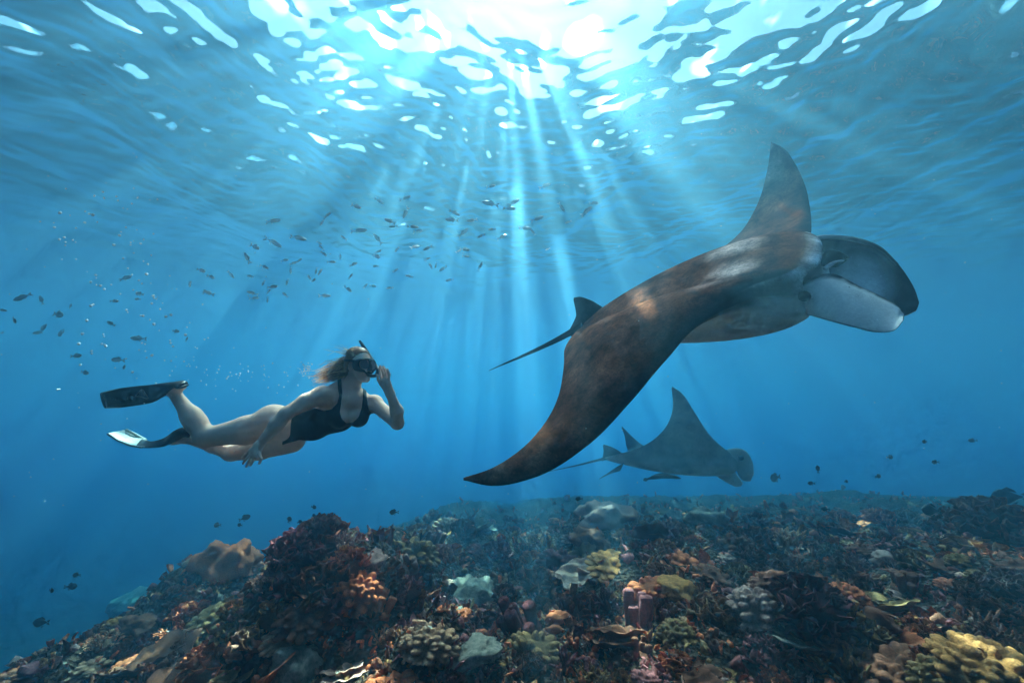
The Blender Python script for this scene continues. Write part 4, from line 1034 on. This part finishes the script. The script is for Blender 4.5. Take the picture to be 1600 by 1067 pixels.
for i in range(260):    # strands combed over the crown
    l_ = r2.uniform(-.078, .078); f0 = r2.uniform(.02, .07)
    pts = []
    for t in np.linspace(0, 1, 10):
        ang = .55+t*1.9+(f0-.05)*3; rr_ = .1085+.002*r2.random()
        k_ = math.sqrt(max(0, 1-(l_/.09)**2))
        pts.append(onface(-.022+math.cos(ang)*.107*k_*1.01, .022+math.sin(ang)*rr_*k_*1.01, l_*(1+.0*t)))
    V, F = tube(np.array(pts), np.linspace(.9, .6, 10)*.0028, 4, cap=False)
    light = r2.random() < .4; tv, tf = (Vh2, Fh2) if light else (Vh, Fh)
    b = sum(len(x) for x in tv); tv.append(V); tf.append(np.array(F)+b)
for nm, tv, tf, mm in (('dark_strands', Vh, Fh, m_hair), ('light_strands', Vh2, Fh2, m_hair_b)):
    o = quick_mesh(nm, np.vstack(tv)-np.array(pr_.location), np.vstack(tf), mm, hair); o['kind'] = 'stuff'

# fins
def fin(name, top, bot, thick, m):
    V, F, W = paddle(top, bot, 1.0, 0, n=30, m=12)
    q = np.zeros(30); q[:] = thick*(1-sstep(.25, .55, np.linspace(0, 1, 30)))+.009
    a = np.array(V).reshape(30, 12, 3); v = (1-np.cos(2*np.pi*np.arange(12)/12))/2
    mid = a[:, :1]+(a[:, 6:7]-a[:, :1])*v[None, :, None]; t_ = np.linspace(0, 1, 30); o_ = (a-mid)
    o_ = o_/np.maximum(np.sqrt(np.clip(1-(t_*.98)**6, 0, 1))*(1-.55*t_), 1e-3)[:, None, None]
    return part(name, (mid+o_*q[:, None, None]).reshape(-1, 3), [tuple(f) for f in F]+[tuple(range(11, -1, -1)), tuple(range(29*12, 30*12))], m, pr_)
fn = fin('swim_fin', [(289, 602, 2.985), (286, 596, 2.98), (264, 597, 2.97), (235, 601, 2.98), (205, 604, 2.99), (180, 608, 3.0), (157, 614, 3.02)],
         [(284, 607, 2.985), (272, 606, 2.98), (256, 619, 2.97), (238, 629, 2.98), (210, 634, 2.99), (186, 637, 3.0), (164, 638, 3.02)], .05, m_rubber)
fn['label'] = 'black swim fin with an emblem on its blade'
lo_ = np.array(pr_.location)
def mark(pts, nm='emblem', r=.0026, m=None, par=None, d=None):
    pts = np.array([P(a, b, (2.968+(235-a)*.00045) if d is None else d) for a, b in pts])
    V, F = tube(pts, r, 6); return mesh_obj(nm, V-lo_, F, m or m_mark, par or fn)
mark([(211, 619), (215, 615), (219, 610), (221.5, 608.5), (224.5, 610), (227, 615), (230, 619), (232, 622), (229, 623), (224, 621), (219, 619.5), (214, 619), (211, 619)])
mark([(217, 617.5), (219, 612), (222, 611), (224, 614), (226, 618.5)], r=.002)
for x0, g_ in ((181, [(0, 0), (0, 5), (4, 4.5), (4, -.5)]), (187, [(4, -.5), (0, 0), (0, 2.4), (3.6, 2), (0, 2.4), (0, 5), (4, 4.5)]), (193, [(0, 0), (4, -.5), (4, 4.5), (0, 5), (0, 0)]), (199.5, [(0, 0), (0, 4.8), (4, 4.3), (4, -.5)]), (205, [(0, 0), (2.5, -.6), (3, 2)])):
    mark([(x0+a, 621+b-.12*(x0-181)) for a, b in g_], nm='letter', r=.0012)
# pale tip trim along the blade edge
mark([(158, 614.5), (165, 625), (167, 637), (186, 636.5), (206, 633.5)], nm='edge_trim', r=.004, d=3.0)
mark([(160, 613.5), (175, 609.5), (188, 606.8)], nm='edge_trim', r=.004, m=m_pale, d=3.0)
fn2 = fin('swim_fin', [(299, 676, 3.28), (291, 667, 3.27), (276, 672, 3.26), (258, 683, 3.26), (240, 689, 3.30), (229, 688, 3.42), (222, 685, 3.46)],
          [(296, 683, 3.25), (284, 684, 3.24), (272, 690, 3.23), (258, 697, 3.22), (240, 699.5, 3.2), (222, 699.5, 3.18), (212, 698, 3.17)], .045, m_rubber)
fn2['label'] = 'black swim fin with a bent pale blade'
V, F, W = paddle([(234, 689.5, 3.40), (222, 684, 3.46), (210, 677.5, 3.5), (197, 671, 3.52)], [(226, 698.5, 3.19), (206, 696, 3.18), (186, 688, 3.2), (168, 677, 3.24)], .010, .03, n=20, m=12, side=(0, 0, -1))
o = mesh_obj('blade', V-lo_, [tuple(f) for f in F], m_pale, fn2)
mark([(228, 687.5), (212, 679), (197, 671.5)], nm='edge_rib', r=.011, m=m_pale, par=fn2, d=3.46)
mark([(222, 699), (203, 696), (184, 688), (168, 677.5)], nm='edge_rib', r=.008, m=m_pale, par=fn2, d=3.19)
tag(pr_, 'woman snorkelling in a black swimsuit, long fins and mask, one hand raised to her face', 'person')
# ------------------------------------------------------------------ fish
def fish_mesh(name, deep, col_back, col_side, col_tail):
    mb = MB(); n = 16; t = np.linspace(0, 1, n)
    hh = deep*np.array([.12, .42, .66, .84, .95, 1, 1, .97, .9, .8, .68, .54, .40, .28, .20, .17])*.5
    V = []; C = []
    for i in range(n):
        for k in range(10):
            q = 2*np.pi*k/10; V.append((.5-t[i]*.82, math.cos(q)*hh[i]*.52, math.sin(q)*hh[i])); C.append(col_back if math.sin(q) > .25 else col_side)
    F = [tuple(f) for f in grid_faces(n, 10, True)]+[tuple(range(9, -1, -1)), tuple(range((n-1)*10, n*10))]
    mb.add(V, F, np.array(C))
    def flat(pts, c, th=.006):
        pts = np.array(pts); m = len(pts); V = np.vstack([pts+[0, th, 0], pts-[0, th, 0]])
        mb.add(V, [tuple(range(m)), tuple(range(2*m-1, m-1, -1))]+[(i, (i+1) % m, m+(i+1) % m, m+i) for i in range(m)], c)
    flat([(-.29, 0, .05*deep/.3), (-.5, 0, .17), (-.435, 0, .03), (-.40, 0, 0)], col_tail); flat([(-.29, 0, -.05*deep/.3), (-.40, 0, 0), (-.435, 0, -.03), (-.5, 0, -.17)], col_tail)
    flat([(.18, 0, deep*.46), (.02, 0, deep*.5+.07), (-.15, 0, deep*.36+.035), (-.20, 0, deep*.26)], col_back); flat([(0, 0, -deep*.46), (-.06, 0, -deep*.5-.05), (-.18, 0, -deep*.30)], col_side)
    me = mb.mesh(name, None) if False else None
    m, N, Lk = mat(name+'_scales'); o = N.new('ShaderNodeOutputMaterial'); b = N.new('ShaderNodeBsdfPrincipled'); at = N.new('ShaderNodeVertexColor'); at.layer_name = 'Col'
    Lk.new(at.outputs[0], b.inputs[0]); b.inputs['Roughness'].default_value = .35; b.inputs['Specular IOR Level'].default_value = .05; b.inputs['Metallic'].default_value = .35 if col_side[0] > .3 else 0; Lk.new(b.outputs[0], o.inputs[0])
    return mb.mesh(name, m)
f_silver = fish_mesh('silver_fish', .26, (.34, .38, .42), (.92, .92, .92), (.95, .95, .95))
f_dark = fish_mesh('dark_fish', .36, (.08, .095, .11), (.16, .18, .2), (.14, .15, .17))
f_deep = fish_mesh('reef_fish', .52, (.012, .014, .018), (.025, .028, .032), (.02, .02, .025))
rf = np.random.default_rng(99)
def put_fish(me, name, px, py, L, ang, d, flip):
    o = bpy.data.objects.new(name, me); COL.objects.link(o)
    p = P(px, py, d); yaw = rf.normal(0, .3); size = L/FPX*d/max(.75, math.cos(yaw))*1.06
    R = Matrix.Rotation(math.radians(-ang), 4, 'Y') @ Matrix.Rotation(yaw+(math.pi if flip else 0), 4, 'Z')
    if flip: R = Matrix.Rotation(math.radians(-ang), 4, 'Y') @ Matrix.Rotation(math.pi+yaw, 4, 'Z')
    o.matrix_world = Matrix.Translation(Vector(p)) @ R @ Matrix.Diagonal((size, size, size, 1)); return o
A4 = [(690,308,10,105),(690,465,-25,105),(555,497,-27,100),(875,432,-5,100),(500,580,-60,90),(1090,265,45,60),(1050,320,70,50),(1320,378,5,115),(1300,200,-25,90),(1470,160,-35,80),(1550,310,-25,90),(1575,348,10,60),(1210,432,-35,50),(1460,440,-50,80),(1030,470,-30,35),(1045,503,-45,45),(1062,548,-35,60),(775,598,10,60),(838,618,15,55),(883,598,40,45),(820,672,90,45),(625,645,-20,65),(168,672,-20,70),(232,718,-20,70),(380,702,-50,60),(522,715,-15,60),(620,762,60,45),(220,837,-20,85),(685,792,8,75),(658,825,80,35),(795,755,70,50),(540,838,-15,70),(550,875,5,70),(780,850,-40,50),(1008,675,80,50),(1035,682,40,50),(960,728,-60,50),(990,742,10,40),(1120,610,10,55),(1185,570,-80,35),(1280,627,10,65),(1465,532,40,45),(1450,567,-30,75),(1445,640,0,35),(1260,715,50,45),(1240,807,-35,70),(1068,857,10,70),(1370,785,60,40),(1425,785,-10,50),(1547,800,8,50),(650,885,80,25),(80,770,80,30)]
A5 = [(145,178,20,80),(150,278,50,70),(200,375,0,75),(235,408,-5,70),(490,278,-20,75),(472,328,0,90),(612,330,15,75),(740,215,-10,115),(902,207,35,90),(870,248,-10,90),(742,95,0,65),(1115,93,15,80),(1232,238,-50,65),(1405,268,35,80),(1455,210,-5,60),(1062,320,15,85),(1280,342,25,50),(978,385,0,85),(1035,413,-60,55),(548,418,35,80),(675,438,20,55),(750,393,15,55),(817,447,25,70),(215,515,40,65),(303,523,20,65),(90,533,55,45),(515,545,45,40),(560,533,5,65),(568,580,0,50),(325,648,-60,50),(360,643,80,35),(410,665,30,60),(668,650,65,65),(80,678,40,30),(175,718,-10,50),(455,745,5,55),(1137,530,30,35),(300,598,30,30)]
A6 = [(112,515,45,60),(203,530,-70,45),(285,600,-10,75),(210,668,50,50),(185,690,10,40),(300,692,15,60),(615,422,30,50),(560,535,5,35),(685,500,-10,45),(675,525,0,30),(372,803,5,55),(580,823,-3,60),(610,858,0,40),(680,718,5,45),(862,682,-10,40),(915,722,80,25),(930,452,80,20),(985,385,-20,40),(70,628,-60,35),(10,580,0,25),(345,560,50,25),(545,645,-30,40),(415,885,-10,50),(10,690,0,25),(1000,490,80,20)]
school = [(280+a/4.706, 280+b/4.706, L/4.706, g) for a, b, g, L in A4]+[(600+a/4.444, 270+b/4.444, L/4.444, g) for a, b, g, L in A5]
left = [(a/3.1375, 300+b/3.1375, L/3.1375, g) for a, b, g, L in A6]
reef_f = [(490,792,12,-5),(517,810,26,0),(452,812,15,60),(468,815,11,20),(491,805,10,10),(490,815,11,-5),(616,800,18,0),(382,809,16,20),(375,820,12,0),(340,820,16,5),(110,916,22,0),(120,898,16,0),(80,922,14,0),(65,972,30,0),(1212,746,26,5),(1456,797,38,-5),(1578,776,50,5),(1322,752,10,0),(1268,755,12,0),(1290,795,12,0),(905,779,14,0),(1372,744,14,10),(1390,714,14,0),(1462,722,14,0),(1520,688,12,0),(1278,733,14,80),(1445,690,12,0)]
def label_rows(lst, nrow, noun, where, cat, group):
    ys = sorted(f[1] for f in lst); cuts = [ys[int(len(ys)*k/nrow)] for k in range(1, nrow)]
    rows = [[] for _ in range(nrow)]
    for f in lst: rows[sum(f[1] >= c for c in cuts)].append(f)
    nm = {6: ['top', 'second', 'third', 'fourth', 'fifth', 'lowest'], 2: ['upper', 'lower'], 3: ['upper', 'middle', 'lower'], 1: ['']}[nrow]
    for k, rw in enumerate(rows):
        rw.sort(key=lambda f: f[0])
        for i, f in enumerate(rw): tag(f[2], f'{noun}, {ORD[i]} from left in the {nm[k]} row {where}'.replace('  ', ' '), cat, group)
out_ = []
for px, py, L, g in school:
    d = rf.uniform(3.3, 5.2); out_.append((px, py, put_fish(f_silver, 'silver_fish', px, py, max(L, 9), g, d, rf.random() < .4)))
label_rows(out_, 6, 'small silver fish', 'of the school', 'fish', 'school of small silver fish')
out_ = [(px, py, put_fish(f_dark, 'dark_fish', px, py, max(L, 8), g, rf.uniform(4.5, 8.5), rf.random() < .5)) for px, py, L, g in left]
label_rows(out_, 3, 'dim dark fish', 'at the left above the fins', 'fish', 'loose dark fish at the left')
lf = [f for f in reef_f if f[0] < 800]; rt_ = [f for f in reef_f if f[0] >= 800]
out_ = [(px, py, put_fish(f_deep, 'reef_fish', px, py, L*.8, g, rf.uniform(5, 6.5), rf.random() < .5)) for px, py, L, g in lf]
label_rows(out_, 2, 'blackish reef fish', 'over the left reef', 'fish', 'dark fish over the reef')
out_ = [(px, py, put_fish(f_deep, 'reef_fish', px, py, L*.8, g, rf.uniform(6, 9), rf.random() < .5)) for px, py, L, g in rt_]
label_rows(out_, 2, 'blackish reef fish', 'over the right reef', 'fish', 'dark fish over the reef')

# ------------------------------------------------------------------ bubbles and drifting specks
def dots(name, pts, rad, m, sub=1):
    v, f = ICO[sub]; f = np.array(f); V = (v[None]*np.asarray(rad)[:, None, None]+np.asarray(pts)[:, None]).reshape(-1, 3)
    F = (f[None]+(np.arange(len(pts))*len(v))[:, None, None]).reshape(-1, 3); return quick_mesh(name, V, F, m)
m_bub = simple_mat('air_bubble', (.97, .97, .97), .15, 1.0)
m_bub.node_tree.nodes['Principled BSDF'].inputs['Metallic'].default_value = .5
bp_ = [(93,332),(140,335),(160,302),(147,307),(164,308),(185,312),(213,310),(205,318),(133,348),(145,337),(93,374),(102,384),(113,374),(86,356),(186,369),(203,377),(206,384),(218,381),(177,383),(208,395),(193,404),(230,413),(229,429),(151,430),(142,440),(150,445),(157,445),(216,438),(209,453),(187,459),(163,453),(146,478),(144,479),(198,482),(239,463),(243,467),(238,473),(251,484),(258,494),(268,492),(222,494),(135,502),(129,521),(160,521),(122,538),(163,539),(167,541),(145,550),(235,555),(292,511),(290,523),(266,538),(268,541),(307,544),(126,570),(207,580),(93,607),(240,507)]
pts = []; rad = []
for a, b in bp_:
    for k in range(1+int(rf.random() < .4)):
        d = rf.uniform(2.8, 3.4); pts.append(P(a+rf.normal(0, 1+3*k), b+rf.normal(0, 1+3*k), d)); rad.append(rf.uniform(1.0, 2.3)/FPX*d*(1 if k == 0 else .7))
for cx_, cy_, sx, sy, n in ((478, 577, 8, 6, 34), (380, 585, 45, 12, 34), (330, 575, 30, 12, 12), (440, 592, 30, 10, 10), (180, 400, 60, 70, 40), (260, 560, 60, 25, 18)):
    for k in range(n): d = rf.uniform(2.7, 3.6); pts.append(P(rf.normal(cx_, sx), rf.normal(cy_, sy), d)); rad.append(rf.uniform(.6, 1.3)/FPX*d)
bub = dots('air_bubbles', pts, rad, m_bub, 2); tag(bub, 'trail of tiny white air bubbles drifting behind and above the swimmer', 'bubbles', kind='stuff')
pts = []; rad = []
for k in range(170):
    d = rf.uniform(1.5, 5); pts.append(P(rf.uniform(0, 1600), rf.uniform(180, 800), d)); rad.append(rf.uniform(.5, 1.0)/FPX*d)
spk = dots('drifting_specks', pts, rad, m_bub, 1); tag(spk, 'tiny pale specks drifting in the open water', 'specks', kind='stuff')
